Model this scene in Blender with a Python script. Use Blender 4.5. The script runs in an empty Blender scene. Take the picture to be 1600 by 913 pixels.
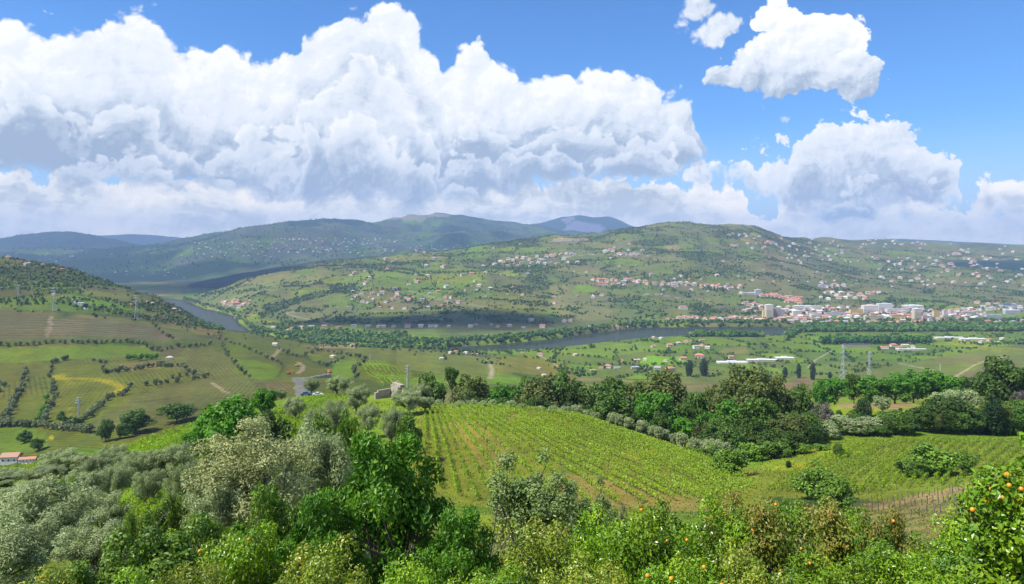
import bpy, math, random
import numpy as np
R = math.radians
rng = np.random.default_rng(7)
scene = bpy.context.scene
COL = scene.collection

# ------------------------------------------------------------------ camera, sun, sky, exposure
FPX, CX, HY, CZ = 1156.0, 800.0, 385.0, 280.0      # focal length in photo pixels, centre column, horizon row, eye height
cam_data = bpy.data.cameras.new('camera')
cam_data.sensor_width = 36.0
cam_data.lens = FPX / 1600 * 36
cam_data.shift_y = -(456.5 - HY) / 1600
cam_data.clip_start = 0.3
cam_data.clip_end = 80000
cam = bpy.data.objects.new('camera', cam_data)
cam.location = (0, 0, CZ)
cam.rotation_euler = (R(90), 0, 0)
COL.objects.link(cam)
scene.camera = cam
SUN_AZ, SUN_EL = R(-112), R(54)                    # azimuth from +Y (the view) towards +X
sun_dir = (math.sin(SUN_AZ) * math.cos(SUN_EL), math.cos(SUN_AZ) * math.cos(SUN_EL), math.sin(SUN_EL))
sd = bpy.data.lights.new('sun', 'SUN')
sd.energy = 5.0
sd.angle = R(0.53)
sd.color = (1.0, 0.955, 0.88)
sun = bpy.data.objects.new('sun', sd)
from mathutils import Vector
sun.rotation_euler = Vector(sun_dir).to_track_quat('Z', 'Y').to_euler()
COL.objects.link(sun)
scene.view_settings.view_transform = 'Standard'
scene.view_settings.look = 'None'
scene.view_settings.gamma = 1.0
scene.view_settings.exposure = 0.5
cy = scene.cycles
cy.max_bounces = 5; cy.diffuse_bounces = 1; cy.glossy_bounces = 2; cy.transmission_bounces = 3
cy.volume_bounces = 0; cy.transparent_max_bounces = 20
cy.use_denoising = True
cy.caustics_reflective = False; cy.caustics_refractive = False

class NT:
    """short hand for node maths"""
    def __init__(s, tree): s.t = tree; s.n = tree.nodes; s.l = tree.links
    def node(s, typ, **kw):
        n = s.n.new(typ)
        for k, v in kw.items(): setattr(n, k, v)
        return n
    def put(s, sock, v):
        if isinstance(v, bpy.types.NodeSocket): s.l.new(v, sock)
        elif v is not None: sock.default_value = v
    def m(s, op, a, b=None, c=None, clamp=False):
        n = s.node('ShaderNodeMath', operation=op); n.use_clamp = clamp
        s.put(n.inputs[0], a); s.put(n.inputs[1], b); s.put(n.inputs[2], c)
        return n.outputs[0]
    def ss(s, x, a, b):
        n = s.node('ShaderNodeMapRange'); n.interpolation_type = 'SMOOTHSTEP'
        s.put(n.inputs['Value'], x); s.put(n.inputs['From Min'], a); s.put(n.inputs['From Max'], b)
        return n.outputs['Result']
    def lin(s, x, a, b, c=0.0, d=1.0):
        n = s.node('ShaderNodeMapRange')
        s.put(n.inputs['Value'], x); s.put(n.inputs['From Min'], a); s.put(n.inputs['From Max'], b)
        s.put(n.inputs['To Min'], c); s.put(n.inputs['To Max'], d)
        return n.outputs['Result']
    def mix(s, f, a, b, mode='MIX'):
        n = s.node('ShaderNodeMix'); n.data_type = 'RGBA'; n.blend_type = mode
        s.put(n.inputs['Factor'], f)
        for k, v in ((6, a), (7, b)):
            if isinstance(v, (tuple, list)): v = tuple(v) + ((1,) if len(v) == 3 else ())
            s.put(n.inputs[k], v)
        return n.outputs[2]
    def xyz(s, x, y, z=0.0):
        n = s.node('ShaderNodeCombineXYZ'); s.put(n.inputs[0], x); s.put(n.inputs[1], y); s.put(n.inputs[2], z)
        return n.outputs[0]
    def vm(s, op, a, b):
        n = s.node('ShaderNodeVectorMath', operation=op); s.put(n.inputs[0], a); s.put(n.inputs[1], b)
        return n.outputs[0]
    def vs(s, a, k):
        n = s.node('ShaderNodeVectorMath', operation='SCALE'); s.put(n.inputs[0], a); s.put(n.inputs['Scale'], k)
        return n.outputs[0]
    def noise(s, vec, scale, detail=4, rough=0.5, dist=0.0, dim='3D', col=False):
        n = s.node('ShaderNodeTexNoise'); n.noise_dimensions = dim
        s.put(n.inputs['Vector'], vec); s.put(n.inputs['Scale'], scale); s.put(n.inputs['Detail'], detail)
        s.put(n.inputs['Roughness'], rough); s.put(n.inputs['Distortion'], dist)
        return n.outputs['Color' if col else 'Fac']
    def voro(s, vec, scale, detail=0, rough=0.5, feat='SMOOTH_F1', smooth=0.6, out='Distance', rnd=1.0):
        n = s.node('ShaderNodeTexVoronoi'); n.voronoi_dimensions = '2D'; n.feature = feat
        s.put(n.inputs['Vector'], vec); s.put(n.inputs['Scale'], scale)
        if 'Detail' in n.inputs: s.put(n.inputs['Detail'], detail); s.put(n.inputs['Roughness'], rough)
        if feat == 'SMOOTH_F1': s.put(n.inputs['Smoothness'], smooth)
        s.put(n.inputs['Randomness'], rnd)
        return n.outputs[out]
    def curve(s, x, pts, interp='AUTO'):
        n = s.node('ShaderNodeFloatCurve'); s.put(n.inputs['Value'], x)
        c = n.mapping.curves[0]; pts = sorted(pts)
        while len(c.points) < len(pts): c.points.new(0.5, 0.5)
        for p, (a, b) in zip(c.points, pts): p.location = (a, b); p.handle_type = interp
        n.mapping.update()
        return n.outputs[0]

def make_world():
    w = bpy.data.worlds.new('World'); scene.world = w; w.use_nodes = True
    T = NT(w.node_tree); T.n.clear()
    out = T.node('ShaderNodeOutputWorld'); bg = T.node('ShaderNodeBackground')
    T.l.new(bg.outputs[0], out.inputs[0])
    sky = T.node('ShaderNodeTexSky'); sky.sky_type = 'NISHITA'; sky.sun_disc = False
    sky.sun_elevation = SUN_EL; sky.sun_rotation = SUN_AZ; sky.air_density = 1.0; sky.dust_density = 0.35; sky.ozone_density = 2.5
    sky.altitude = 300
    tc = T.node('ShaderNodeTexCoord'); sep = T.node('ShaderNodeSeparateXYZ'); T.l.new(tc.outputs['Generated'], sep.inputs[0])
    x, y, z = sep.outputs
    az = T.m('ARCTAN2', x, y)
    hyp = T.m('SQRT', T.m('ADD', T.m('MULTIPLY', x, x), T.m('MULTIPLY', y, y)))
    v = T.m('DIVIDE', z, T.m('MAXIMUM', hyp, 0.02))
    def uv(px, py):
        t = (px - CX) / FPX; a = math.atan(t)
        return a, (HY - py) / FPX * math.cos(a)
    P = T.xyz(az, v)
    # gentle warp keeps edges cauliflower-like
    wn = T.vs(T.vm('SUBTRACT', T.noise(P, 9, 3, 0.5, col=True), (0.5, 0.5, 0.5)), 0.055)
    PW = T.vm('ADD', P, wn)
    s2 = T.node('ShaderNodeSeparateXYZ'); T.l.new(PW, s2.inputs[0]); uw, vw = s2.outputs[0], s2.outputs[1]
    AMIN, ASPAN, VS = -0.75, 1.5, 0.45
    def topcurve(pts, interp='AUTO'):
        q = []
        for px, py in pts:
            a, h = uv(px, py); q.append(((a - AMIN) / ASPAN, min(1, max(0, h / VS))))
        xx = T.m('DIVIDE', T.m('SUBTRACT', uw, AMIN), ASPAN)
        return T.m('MULTIPLY', T.curve(xx, q, interp), VS)
    def height(vec, sc):      # billowy height field: rounded cells over fractal noise
        vo = T.voro(vec, 14 * sc, 4, 0.58, smooth=0.35)
        no = T.noise(vec, 12 * sc, 8, 0.56)
        return T.m('ADD', T.m('MULTIPLY', T.m('SUBTRACT', 0.55, vo), 0.62), T.m('MULTIPLY', T.m('SUBTRACT', no, 0.5), 1.0))
    LX, LY = -0.62, 0.78       # sun's side of the sky in these coordinates
    H = {}
    def relief(sc, off, eps):
        A = T.vm('ADD', PW, off)
        h0 = height(A, sc)
        h1 = height(T.vm('ADD', A, (LX * eps, LY * eps, 0)), sc)
        return h0, T.m('SUBTRACT', h0, h1)
    h0, l0 = relief(0.8, (0, 0, 0), 0.020)
    h1, l1 = relief(1.9, (3.1, 7.7, 0), 0.009)
    big = T.noise(PW, 5.0, 3, 0.5)
    fine = T.noise(P, 60, 6, 0.62)
    h2, l2 = relief(4.6, (5.5, 1.2, 0), 0.0035)
    def shade(l, g, warm):
        l = T.m('ADD', l, T.m('MULTIPLY', l2, 0.3))
        """g 0 = grey flat base, 1 = sunlit top"""
        t = T.m('ADD', T.m('MULTIPLY', l, 0.62), g)
        t = T.m('ADD', t, T.m('MULTIPLY', T.m('SUBTRACT', big, 0.5), 0.9))
        t = T.m('ADD', t, T.m('MULTIPLY', T.m('SUBTRACT', fine, 0.5), 0.16))
        t = T.m('MAXIMUM', T.m('MINIMUM', t, 1.0), 0.10)
        r = T.node('ShaderNodeValToRGB'); T.put(r.inputs[0], t)
        cr = r.color_ramp; cr.interpolation = 'EASE'
        cols = [(0.0, (0.25, 0.32, 0.44)), (0.25, (0.40, 0.47, 0.57)), (0.48, (0.58, 0.63, 0.70)), (0.70, (0.68, 0.71, 0.755)), (1.0, (0.80, 0.80, 0.80))]
        cr.elements[0].position = cols[0][0]; cr.elements[0].color = cols[0][1] + (1,)
        cr.elements[1].position = 1.0; cr.elements[1].color = cols[-1][1] + (1,)
        for p_, c_ in cols[1:-1]:
            e = cr.elements.new(p_); e.color = c_ + (1,)
        return r.outputs[0]
    skyc = T.vs(sky.outputs[0], 0.1)
    skyc = T.mix(1.0, skyc, (SKY_GAIN[0], SKY_GAIN[1], SKY_GAIN[2]), 'MULTIPLY')
    col = T.mix(T.m('MULTIPLY', T.ss(v, 0.17, -0.01), 0.8), skyc, (0.50, 0.60, 0.74))
    def over(col, alpha, c): return T.mix(alpha, col, c)
    vv = vw
    def heads(col, d, db_, al, lr_, ks):
        # nearer heads of the same bank, each bright along its top and grey beneath
        for k, (off, sc, sd_) in enumerate(ks):
            nu = T.noise(T.xyz(T.m('MULTIPLY', uw, sc), sd_, T.m('MULTIPLY', vw, 0.6 * sc)), 1.6, 3, 0.55)
            dk = T.m('ADD', T.m('SUBTRACT', d, off + 0.005), T.m('MULTIPLY', T.m('SUBTRACT', nu, 0.5), 0.22))
            dk = T.m('ADD', dk, T.m('MULTIPLY', (h1, h0, h1)[k], 0.035))
            ak = T.m('MULTIPLY', T.m('MULTIPLY', T.ss(dk, 0.0, 0.008), T.ss(dk, 0.09, 0.03)), T.m('MULTIPLY', al, 0.92))
            gk = T.m('ADD', T.m('MULTIPLY', T.ss(dk, 0.055, 0.0), 0.50), T.m('ADD', T.m('MULTIPLY', T.ss(db_, 0.02, 0.11), 0.40), -0.02))
            col = over(col, ak, shade(lr_, gk, 0))
        return col
    # (1) far low bank near the horizon
    t3 = topcurve([(-200, 240), (0, 240), (150, 248), (330, 250), (420, 258), (520, 262), (620, 268), (700, 262), (800, 252), (900, 255), (980, 256), (1060, 268), (1120, 268), (1165, 286), (1185, 320), (1200, 312), (1225, 285), (1260, 262), (1330, 262), (1400, 280), (1470, 276), (1530, 290), (1560, 258), (1600, 250), (1700, 270)])
    d3 = T.m('ADD', T.m('SUBTRACT', t3, vv), T.m('MULTIPLY', h1, 0.055))
    a3 = T.ss(d3, -0.002, 0.006)
    under = T.m('MULTIPLY', T.ss(v, 0.050, 0.090), T.ss(az, 0.27, 0.12))
    mott = T.noise(T.vm('MULTIPLY', PW, (7.0, 26.0, 1)), 1.0, 6, 0.6)
    g3 = T.m('ADD', T.m('MULTIPLY', T.ss(d3, 0.045, 0.0), 0.38), T.lin(mott, 0.35, 0.65, 0.0, 0.78))
    thin = T.ss(T.m('ADD', T.noise(T.vm('MULTIPLY', P, (3.0, 16.0, 1)), 1.0, 4, 0.6), T.m('MULTIPLY', T.ss(v, 0.0, 0.07), 0.32)), 0.10, 0.30)
    g3 = T.m('SUBTRACT', g3, T.m('MULTIPLY', under, 0.30))
    c3 = T.mix(1.0, T.mix(T.m('MULTIPLY', T.ss(v, 0.09, 0.0), 0.4), shade(l1, g3, 0), (0.80, 0.81, 0.82)), (1.27, 1.17, 1.02), 'MULTIPLY')
    col = over(col, T.m('MULTIPLY', a3, thin), c3)
    # (2) the right bank
    tr = topcurve([(1040, 385), (1058, 262), (1085, 242), (1120, 232), (1150, 232), (1180, 246), (1200, 232), (1235, 218), (1262, 210), (1300, 178), (1330, 165), (1370, 172), (1400, 190), (1440, 200), (1490, 228), (1500, 240), (1512, 300), (1530, 330), (1600, 345)], 'VECTOR')
    dr = T.m('ADD', T.m('SUBTRACT', T.m('ADD', tr, 0.010), vv), T.m('MULTIPLY', h1, 0.075))
    br = topcurve([(1040, 300), (1085, 292), (1120, 284), (1150, 280), (1190, 312), (1230, 335), (1300, 345), (1600, 345)])
    ar = T.m('MULTIPLY', T.ss(dr, -0.001, 0.007), T.ss(T.m('ADD', T.m('SUBTRACT', vv, br), T.m('MULTIPLY', h1, 0.05)), -0.012, 0.012))
    gr = T.m('ADD', T.m('MULTIPLY', T.ss(dr, 0.16, 0.0), 0.42), 0.38)
    col = over(col, ar, shade(l1, gr, 0))
    col = heads(col, dr, T.m('SUBTRACT', vv, br), ar, l1, ((0.030, 5.2, 3.7), (0.062, 6.1, 7.3), (0.10, 7.0, 2.1)))
    # (3) the great bank on the left and centre
    t1 = topcurve([(-300, 40), (-100, 20), (0, 2), (35, 5), (55, 28), (100, 50), (150, 42), (205, 32), (250, 40), (278, 78), (330, 84), (341, 60), (356, 50), (372, 74), (410, 90), (466, 92), (478, 48), (520, 38), (535, 16), (600, 10), (645, 28), (680, 62), (693, 100), (712, 82), (750, 80), (770, 116), (792, 120), (806, 136), (850, 116), (925, 116), (960, 128), (1020, 116), (1060, 132), (1082, 160), (1098, 200), (1112, 262), (1130, 380), (1500, 385)], 'VECTOR')
    d1 = T.m('ADD', T.m('SUBTRACT', T.m('ADD', t1, 0.016), vv), T.m('MULTIPLY', h0, 0.062))
    b1 = topcurve([(-200, 280), (0, 276), (150, 290), (260, 298), (400, 300), (500, 318), (620, 322), (720, 318), (800, 300), (900, 292), (1000, 288), (1060, 270), (1100, 258), (1200, 250)])
    db = T.m('ADD', T.m('SUBTRACT', vv, b1), T.m('MULTIPLY', h1, 0.03))
    a1 = T.m('MULTIPLY', T.ss(d1, -0.002, 0.008), T.ss(db, -0.01, 0.012))
    g1 = T.m('ADD', T.m('MULTIPLY', T.ss(db, 0.022, 0.125), 0.68), T.m('ADD', T.m('MULTIPLY', T.ss(d1, 0.10, 0.0), 0.12), 0.08))
    lr = T.m('ADD', T.m('MULTIPLY', l0, 0.85), T.m('MULTIPLY', l1, 0.35))
    col = over(col, a1, shade(lr, g1, 0))
    col = heads(col, d1, db, a1, lr, ((0.045, 3.2, 1.7), (0.095, 4.1, 5.3), (0.145, 5.0, 9.1)))
    # (4) the lone cumulus top right, its small companion, and shreds
    def blobs(lst, noise_amp, h):
        best = None
        for px, py, rx, ry in lst:
            a, e = uv(px, py)
            dx = T.m('DIVIDE', T.m('SUBTRACT', uw, a), rx / FPX); dy = T.m('DIVIDE', T.m('SUBTRACT', vw, e), ry / FPX)
            dd = T.m('SUBTRACT', 1.0, T.m('SQRT', T.m('ADD', T.m('MULTIPLY', dx, dx), T.m('MULTIPLY', dy, dy))))
            best = dd if best is None else T.m('MAXIMUM', best, dd)
        return T.m('ADD', best, T.m('MULTIPLY', h, noise_amp))
    dL = blobs([(1215, 30, 42, 45), (1190, 112, 78, 52), (1250, 62, 68, 52), (1280, 112, 100, 45), (1345, 118, 60, 44), (1310, 60, 48, 38), (1240, 125, 120, 34), (1150, 120, 50, 30)], 0.75, h1)
    yl = uv(1240, 100)[1]
    gl = T.m('ADD', T.m('MULTIPLY', T.ss(vw, uv(1240, 160)[1], uv(1240, 60)[1]), 0.72), 0.18)
    col = over(col, T.ss(dL, 0.0, 0.12), shade(l1, gl, 0))
    dS = blobs([(1085, 20, 40, 34), (1108, 50, 50, 34), (1134, 44, 32, 26), (1092, 4, 24, 24)], 0.8, h1)
    col = over(col, T.m('MULTIPLY', T.ss(dS, 0.02, 0.3), 0.95), shade(l1, 0.62, 0))
    dW = blobs([(1230, 188, 26, 14), (1312, 178, 40, 16), (1378, 218, 40, 18), (1500, 282, 30, 12), (1400, 200, 40, 20), (548, 5, 24, 10), (60, 0, 60, 5), (1005, 80, 8, 5), (355, 66, 16, 18)], 1.2, h1)
    col = over(col, T.m('MULTIPLY', T.ss(dW, 0.3, 0.8), 0.7), shade(l1, 0.6, 0))
    # scattered fair-weather cumulus elsewhere round the sky, as in the part in view
    else_ = T.ss(T.m('ABSOLUTE', az), 0.72, 1.0)
    ov = T.vm('DIVIDE', tc.outputs['Generated'], T.xyz(T.m('MAXIMUM', z, 0.05), T.m('MAXIMUM', z, 0.05), T.m('MAXIMUM', z, 0.05)))
    nb = T.noise(ov, 0.7, 6, 0.55)
    ab = T.m('MULTIPLY', T.m('MULTIPLY', T.ss(nb, 0.52, 0.60), else_), T.ss(z, 0.0, 0.06))
    col = over(col, ab, T.mix(T.ss(nb, 0.55, 0.75), (0.95, 0.96, 0.98), (0.62, 0.68, 0.78)))
    T.l.new(col, bg.inputs['Color'])
    bg.inputs['Strength'].default_value = 1.0
    w.cycles.sampling_method = 'MANUAL'; w.cycles.sample_map_resolution = 512
    return bg
SKY_GAIN = (0.50, 0.86, 1.28)
make_world()

# ------------------------------------------------------------------ terrain as one fan-shaped sheet
def hash2(ix, iy, seed):
    h = (ix.astype(np.int64) * 374761393 + iy.astype(np.int64) * 668265263 + seed * 1274126177) & 0xFFFFFFFF
    h = ((h ^ (h >> 13)) * 1274126177) & 0xFFFFFFFF
    h = h ^ (h >> 16)
    return (h & 0xFFFFFF) / float(0xFFFFFF)
def vnoise(x, y, seed=0):
    ix, iy = np.floor(x), np.floor(y); fx, fy = x - ix, y - iy
    fx = fx * fx * fx * (fx * (fx * 6 - 15) + 10); fy = fy * fy * fy * (fy * (fy * 6 - 15) + 10)
    a = hash2(ix, iy, seed); b = hash2(ix + 1, iy, seed); c = hash2(ix, iy + 1, seed); d = hash2(ix + 1, iy + 1, seed)
    return (a + (b - a) * fx) * (1 - fy) + (c + (d - c) * fx) * fy
def fbm(x, y, octv=4, seed=0, rough=0.5):
    s, a, t = 0, 1, 0
    for k in range(octv):
        c_, s_ = math.cos(k * 1.3), math.sin(k * 1.3)
        s = s + a * (vnoise((x * c_ - y * s_) * 2 ** k + 17.3 * k, (x * s_ + y * c_) * 2 ** k - 9.1 * k, seed + k) - 0.5); t += a; a *= rough
    return s / t * 2
def cells(x, y, size, seed=0, jit=0.85):
    """jittered cells: id hash, F1, F2"""
    gx, gy = x / size, y / size
    ix, iy = np.floor(gx), np.floor(gy)
    f1 = np.full(x.shape, 9.0); f2 = np.full(x.shape, 9.0); idv = np.zeros(x.shape)
    for dx in (-1, 0, 1):
        for dy in (-1, 0, 1):
            cx, cyy = ix + dx, iy + dy
            px = cx + 0.5 + (hash2(cx, cyy, seed) - 0.5) * jit; py = cyy + 0.5 + (hash2(cx, cyy, seed + 5) - 0.5) * jit
            d = np.hypot(gx - px, gy - py)
            n = d < f1
            f2 = np.where(n, f1, np.minimum(f2, d)); f1 = np.where(n, d, f1)
            idv = np.where(n, hash2(cx, cyy, seed + 11), idv)
    return idv, f1 * size, f2 * size

cols = np.concatenate([np.arange(-700, -120, 20), np.arange(-120, 1720, 2.6), np.arange(1720, 2300, 20)]).astype(float)
def yrange(a, b, n): return np.exp(np.linspace(math.log(a), math.log(b), n, endpoint=False))
rows = np.concatenate([yrange(1.2, 40, 34), yrange(40, 420, 130), yrange(420, 1250, 100), np.linspace(1250, 2600, 130, endpoint=False),
                       np.linspace(2600, 6300, 180, endpoint=False), yrange(6300, 20500, 104)])
NC, NR = len(cols), len(rows)

def L(*pts):      # (px, Y, py)  or (px, Y, None, drop)
    a = []
    for p in pts:
        d = p[3] if len(p) > 3 else (p[2] - HY) * p[1] / FPX
        a.append((p[0], p[1], d))
    return np.array(a, float)
def D(Y, *pts): return np.array([(p, Y, d) for p, d in pts], float)
def layer(lines, before, after, blur=2.0):
    """drop below the eye on the (row, col) grid"""
    Ys = np.stack([np.interp(cols, l[:, 0], l[:, 1]) for l in lines]); Ds = np.stack([np.interp(cols, l[:, 0], l[:, 2]) for l in lines])
    k = 9; ker = np.hanning(k + 2)[1:-1]; ker /= ker.sum()
    for A in (Ys, Ds):
        for i in range(len(A)):
            A[i] = np.convolve(np.pad(A[i], k // 2, mode='edge'), ker, 'valid')
    Z = np.empty((NR, NC))
    for j in range(NC):
        Z[:, j] = np.interp(rows, Ys[:, j], Ds[:, j], left=np.nan, right=np.nan)
        lo = rows < Ys[0, j]; hi = rows > Ys[-1, j]
        Z[lo, j] = Ds[0, j] + (Ys[0, j] - rows[lo]) * before
        Z[hi, j] = Ds[-1, j] + (rows[hi] - Ys[-1, j]) * after
    if blur:
        r = int(blur * 3); g = np.exp(-0.5 * (np.arange(-r, r + 1) / blur) ** 2); g /= g.sum()
        Zp = np.pad(Z, ((r, r), (0, 0)), mode='edge')
        Z = sum(g[i] * Zp[i:i + NR] for i in range(2 * r + 1))
    return Z

near = [D(1.2, (0, 1.7), (1600, 1.7)), D(4, (0, 2.1), (1600, 2.1)), D(9, (0, 5.6), (1600, 5.4)), D(20, (0, 10.5), (1600, 10)), D(40, (0, 17), (800, 18), (1600, 17.5)),
        D(70, (0, 24.5), (300, 25.5), (800, 28), (1600, 27)),
        D(110, (-400, 33), (0, 33), (200, 34), (400, 35), (600, 36), (700, 38), (1000, 38.5), (1200, 40), (1400, 39.5), (1600, 38)),
        L((-400, 150, 740), (0, 140, 728), (100, 150, 717), (200, 170, 697), (300, 200, 662), (400, 260, 630), (480, 320, 612), (600, 290, 614), (660, 240, 628), (800, 235, 633), (900, 230, 647), (1000, 225, 674), (1080, 200, 707), (1150, 190, 733), (1200, 200, 722), (1300, 240, 690), (1450, 245, 686), (1600, 250, 686), (2000, 250, 690)),
        L((-400, 200, 0, 105), (0, 190, 0, 100), (200, 230, 0, 90), (300, 270, 0, 95), (480, 430, 0, 125), (600, 400, 0, 120), (700, 330, 0, 96), (1000, 330, 0, 92), (1200, 330, 0, 84), (1310, 330, 631), (1450, 330, 631), (1600, 335, 640), (2000, 340, 640)),
        L((-400, 420, 0, 170), (480, 600, 0, 200), (700, 480, 0, 160), (1000, 480, 0, 125), (1200, 440, 0, 102), (1310, 430, 0, 92), (1600, 450, 0, 94), (2000, 450, 0, 95)),
        L((-400, 900, 0, 300), (700, 900, 0, 260), (1600, 900, 0, 240))]
mid = [D(300, (-400, 170), (1600, 150)),
       L((-400, 450, 745), (0, 450, 720), (100, 450, 700), (200, 450, 690), (300, 450, 680), (400, 470, 665), (500, 540, 645), (600, 580, 630), (700, 600, 625), (800, 650, 630), (900, 700, 640), (1000, 800, 622), (1200, 800, 622), (1600, 800, 610)),
       L((-400, 650, 640), (0, 650, 625), (200, 650, 612), (400, 700, 592), (500, 750, 590), (600, 800, 585), (700, 850, 592), (800, 950, 596), (900, 1100, 605), (1000, 1250, 600), (1200, 1350, 598), (1400, 1300, 597), (1500, 1200, 592), (1600, 1100, 588), (2000, 1100, 585)),
       L((-400, 900, 560), (0, 900, 556), (200, 900, 556), (300, 900, 560), (400, 950, 556), (500, 1000, 562), (600, 1050, 562), (700, 1200, 565), (800, 1400, 572), (900, 1500, 588), (1000, 1500, 589), (1200, 1550, 582), (1400, 1450, 584), (1500, 1400, 580), (1600, 1300, 575), (2000, 1300, 570)),
       L((-400, 1250, 480), (0, 1250, 492), (100, 1250, 495), (200, 1280, 500), (300, 1350, 512), (400, 1400, 524), (500, 1400, 538), (600, 1400, 545), (700, 1600, 549), (780, 1700, 553), (860, 1750, 0, 267), (1200, 1750, 0, 268), (1400, 1750, 0, 263), (1500, 1750, 554), (1600, 1700, 550), (2000, 1650, 545)),
       L((-400, 1650, 410), (0, 1650, 440), (100, 1650, 449), (200, 1650, 466), (260, 1650, 480), (300, 1620, 500), (330, 1600, 513), (400, 1550, 527), (500, 1500, 541), (600, 1500, 548), (700, 1750, 552), (780, 1850, 0, 266), (860, 1880, 0, 268), (1000, 2050, 0, 268), (1200, 2100, 0, 268), (1600, 2100, 0, 264)),
       L((-400, 2000, 380), (0, 2000, 399), (50, 2000, 407), (100, 2000, 416), (150, 1950, 430), (200, 1900, 447), (250, 1850, 466), (290, 1800, 488), (330, 1750, 511), (400, 1750, 522), (500, 1700, 538), (600, 1700, 546), (700, 1900, 0, 267), (780, 1900, 0, 268), (860, 1940, 0, 268), (1000, 2166, 0, 268), (1100, 2261, 0, 268), (1190, 2245, 0, 268), (1228, 2250, 0, 268), (1250, 2500, 0, 268), (1600, 2500, 0, 267), (2400, 2500, 0, 267)),
       L((-400, 2600, 0, 300), (290, 2300, 0, 300), (600, 2100, 0, 300), (780, 1930, 0, 295), (860, 1970, 0, 295), (1000, 2196, 0, 295), (1100, 2291, 0, 295), (1190, 2275, 0, 295), (1228, 2280, 0, 295), (1250, 2530, 0, 295), (2400, 2530, 0, 295))]
YF = [(-600, 4000), (260, 3950), (285, 3850), (300, 3600), (320, 3330), (345, 3150), (365, 3000), (374, 2700), (400, 2330), (500, 2110), (600, 2030), (700, 2050), (780, 2120), (860, 2235), (1000, 2560), (1600, 2650), (3000, 2650)]
YN = [(-600, 3500), (270, 3450), (290, 2950), (320, 2600), (340, 2500), (400, 2100), (700, 1900), (860, 1950), (1000, 2170), (1100, 2265), (1190, 2250), (1228, 2255), (1250, 2505), (3000, 2505)]
yf = np.interp(cols, *zip(*YF)); yn = np.interp(cols, *zip(*YN))
hill = [np.array([(p, y, 274.0) for p, y in YF]),
        L((-400, 3980, 0, 290), (285, 3900, 0, 284), (340, 3600, 0, 262), (400, 2900, 484), (500, 3000, 481), (700, 3000, 480), (900, 3200, 469), (1100, 3300, 467), (1300, 3400, 470), (1600, 3500, 472), (2000, 3500, 472)),
        L((-400, 3990, 0, 292), (285, 3930, 0, 288), (340, 3800, 0, 246), (400, 3400, 458), (500, 3700, 441), (700, 4000, 425), (900, 4200, 408), (1000, 4400, 396), (1100, 4500, 397), (1200, 4700, 404), (1300, 5100, 414), (1450, 5500, 415), (1600, 5600, 418), (2000, 5600, 420)),
        L((-400, 4000, 0, 295), (285, 3960, 0, 290), (300, 4000, 463), (340, 4050, 451), (380, 4100, 441), (440, 4350, 425), (500, 4600, 413), (640, 5000, 400), (700, 5100, 393), (760, 5200, 385), (860, 5400, 373), (940, 5600, 362), (975, 5700, 354), (1010, 5800, 350), (1100, 5900, 351), (1180, 6100, 358), (1230, 6500, 367), (1300, 7500, 371), (1400, 8200, 373), (1600, 8500, 382), (2000, 8500, 384)),
        L((-400, 4600, 0, 300), (300, 4500, 0, 300), (640, 6200, 0, 200), (860, 7000, 0, 140), (1100, 8000, 0, 120), (1600, 10500, 0, 150), (2000, 10500, 0, 150))]
spur = [L((-400, 4200, 0, 310), (240, 4150, 0, 282), (400, 4300, 0, 282), (700, 4300, 0, 282)),
        L((-400, 5200, 0, 310), (190, 5200, 0, 300), (235, 5200, 462), (300, 5300, 443), (370, 5400, 427), (430, 5500, 418), (500, 5600, 408), (560, 5700, 402), (615, 5750, 397), (640, 5800, 387), (668, 5800, 396), (760, 5800, 400), (900, 5800, 0, 100)),
        L((-400, 6200, 0, 310), (900, 6800, 0, 250))]
vill = [D(5000, (-400, 290), (1200, 290)),
        L((-400, 6500, 418), (0, 6500, 413), (150, 6500, 420), (250, 6500, 426), (350, 6500, 412), (450, 7000, 399), (600, 7500, 391), (800, 8000, 396), (1000, 8000, 402), (1600, 8000, 0, 200)),
        L((-400, 9000, 385), (0, 9000, 396), (120, 8800, 399), (200, 8500, 391), (300, 8700, 374), (400, 9500, 358), (450, 10000, 350), (500, 10500, 347), (560, 11500, 345), (600, 12000, 341), (630, 12600, 334), (655, 13000, 330), (680, 13500, 329), (720, 13800, 332), (760, 14000, 340), (820, 14000, 348), (900, 14000, 362), (1000, 14000, 384), (1200, 14000, 400)),
        D(16500, (-400, 150), (1200, 150))]
mtn = [D(14000, (-400, 300), (700, 120), (900, 20), (1100, 100), (1300, 300)),
       L((-400, 17000, 0, 300), (600, 17000, 400), (740, 17000, 345), (800, 17000, 344), (835, 17000, 342), (860, 17000, 336), (880, 17000, 331), (903, 17000, 328), (925, 17000, 331), (960, 17000, 335), (990, 17000, 345), (1030, 17000, 355), (1150, 17000, 382), (1300, 17000, 0, 300)),
       D(19500, (-400, 300), (1300, 300))]
left1 = [D(9300, (-400, 120), (400, 250)), L((-1400, 12000, 366), (-400, 12000, 374), (0, 12000, 369), (40, 12000, 366), (80, 12000, 361), (110, 12000, 361), (150, 12000, 367), (200, 12000, 378), (300, 12000, 392), (420, 12000, 0, 300)), D(14500, (-400, 100), (400, 300))]
left2 = [D(14000, (-400, 200), (400, 300)), L((-1400, 17500, 372), (-400, 17500, 362), (0, 17500, 374), (100, 17500, 370), (150, 17500, 365), (200, 17500, 362), (260, 17500, 364), (290, 17500, 368), (320, 17500, 376), (400, 17500, 384), (500, 17500, 0, 300)), D(20000, (-400, 250), (500, 300))]
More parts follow.
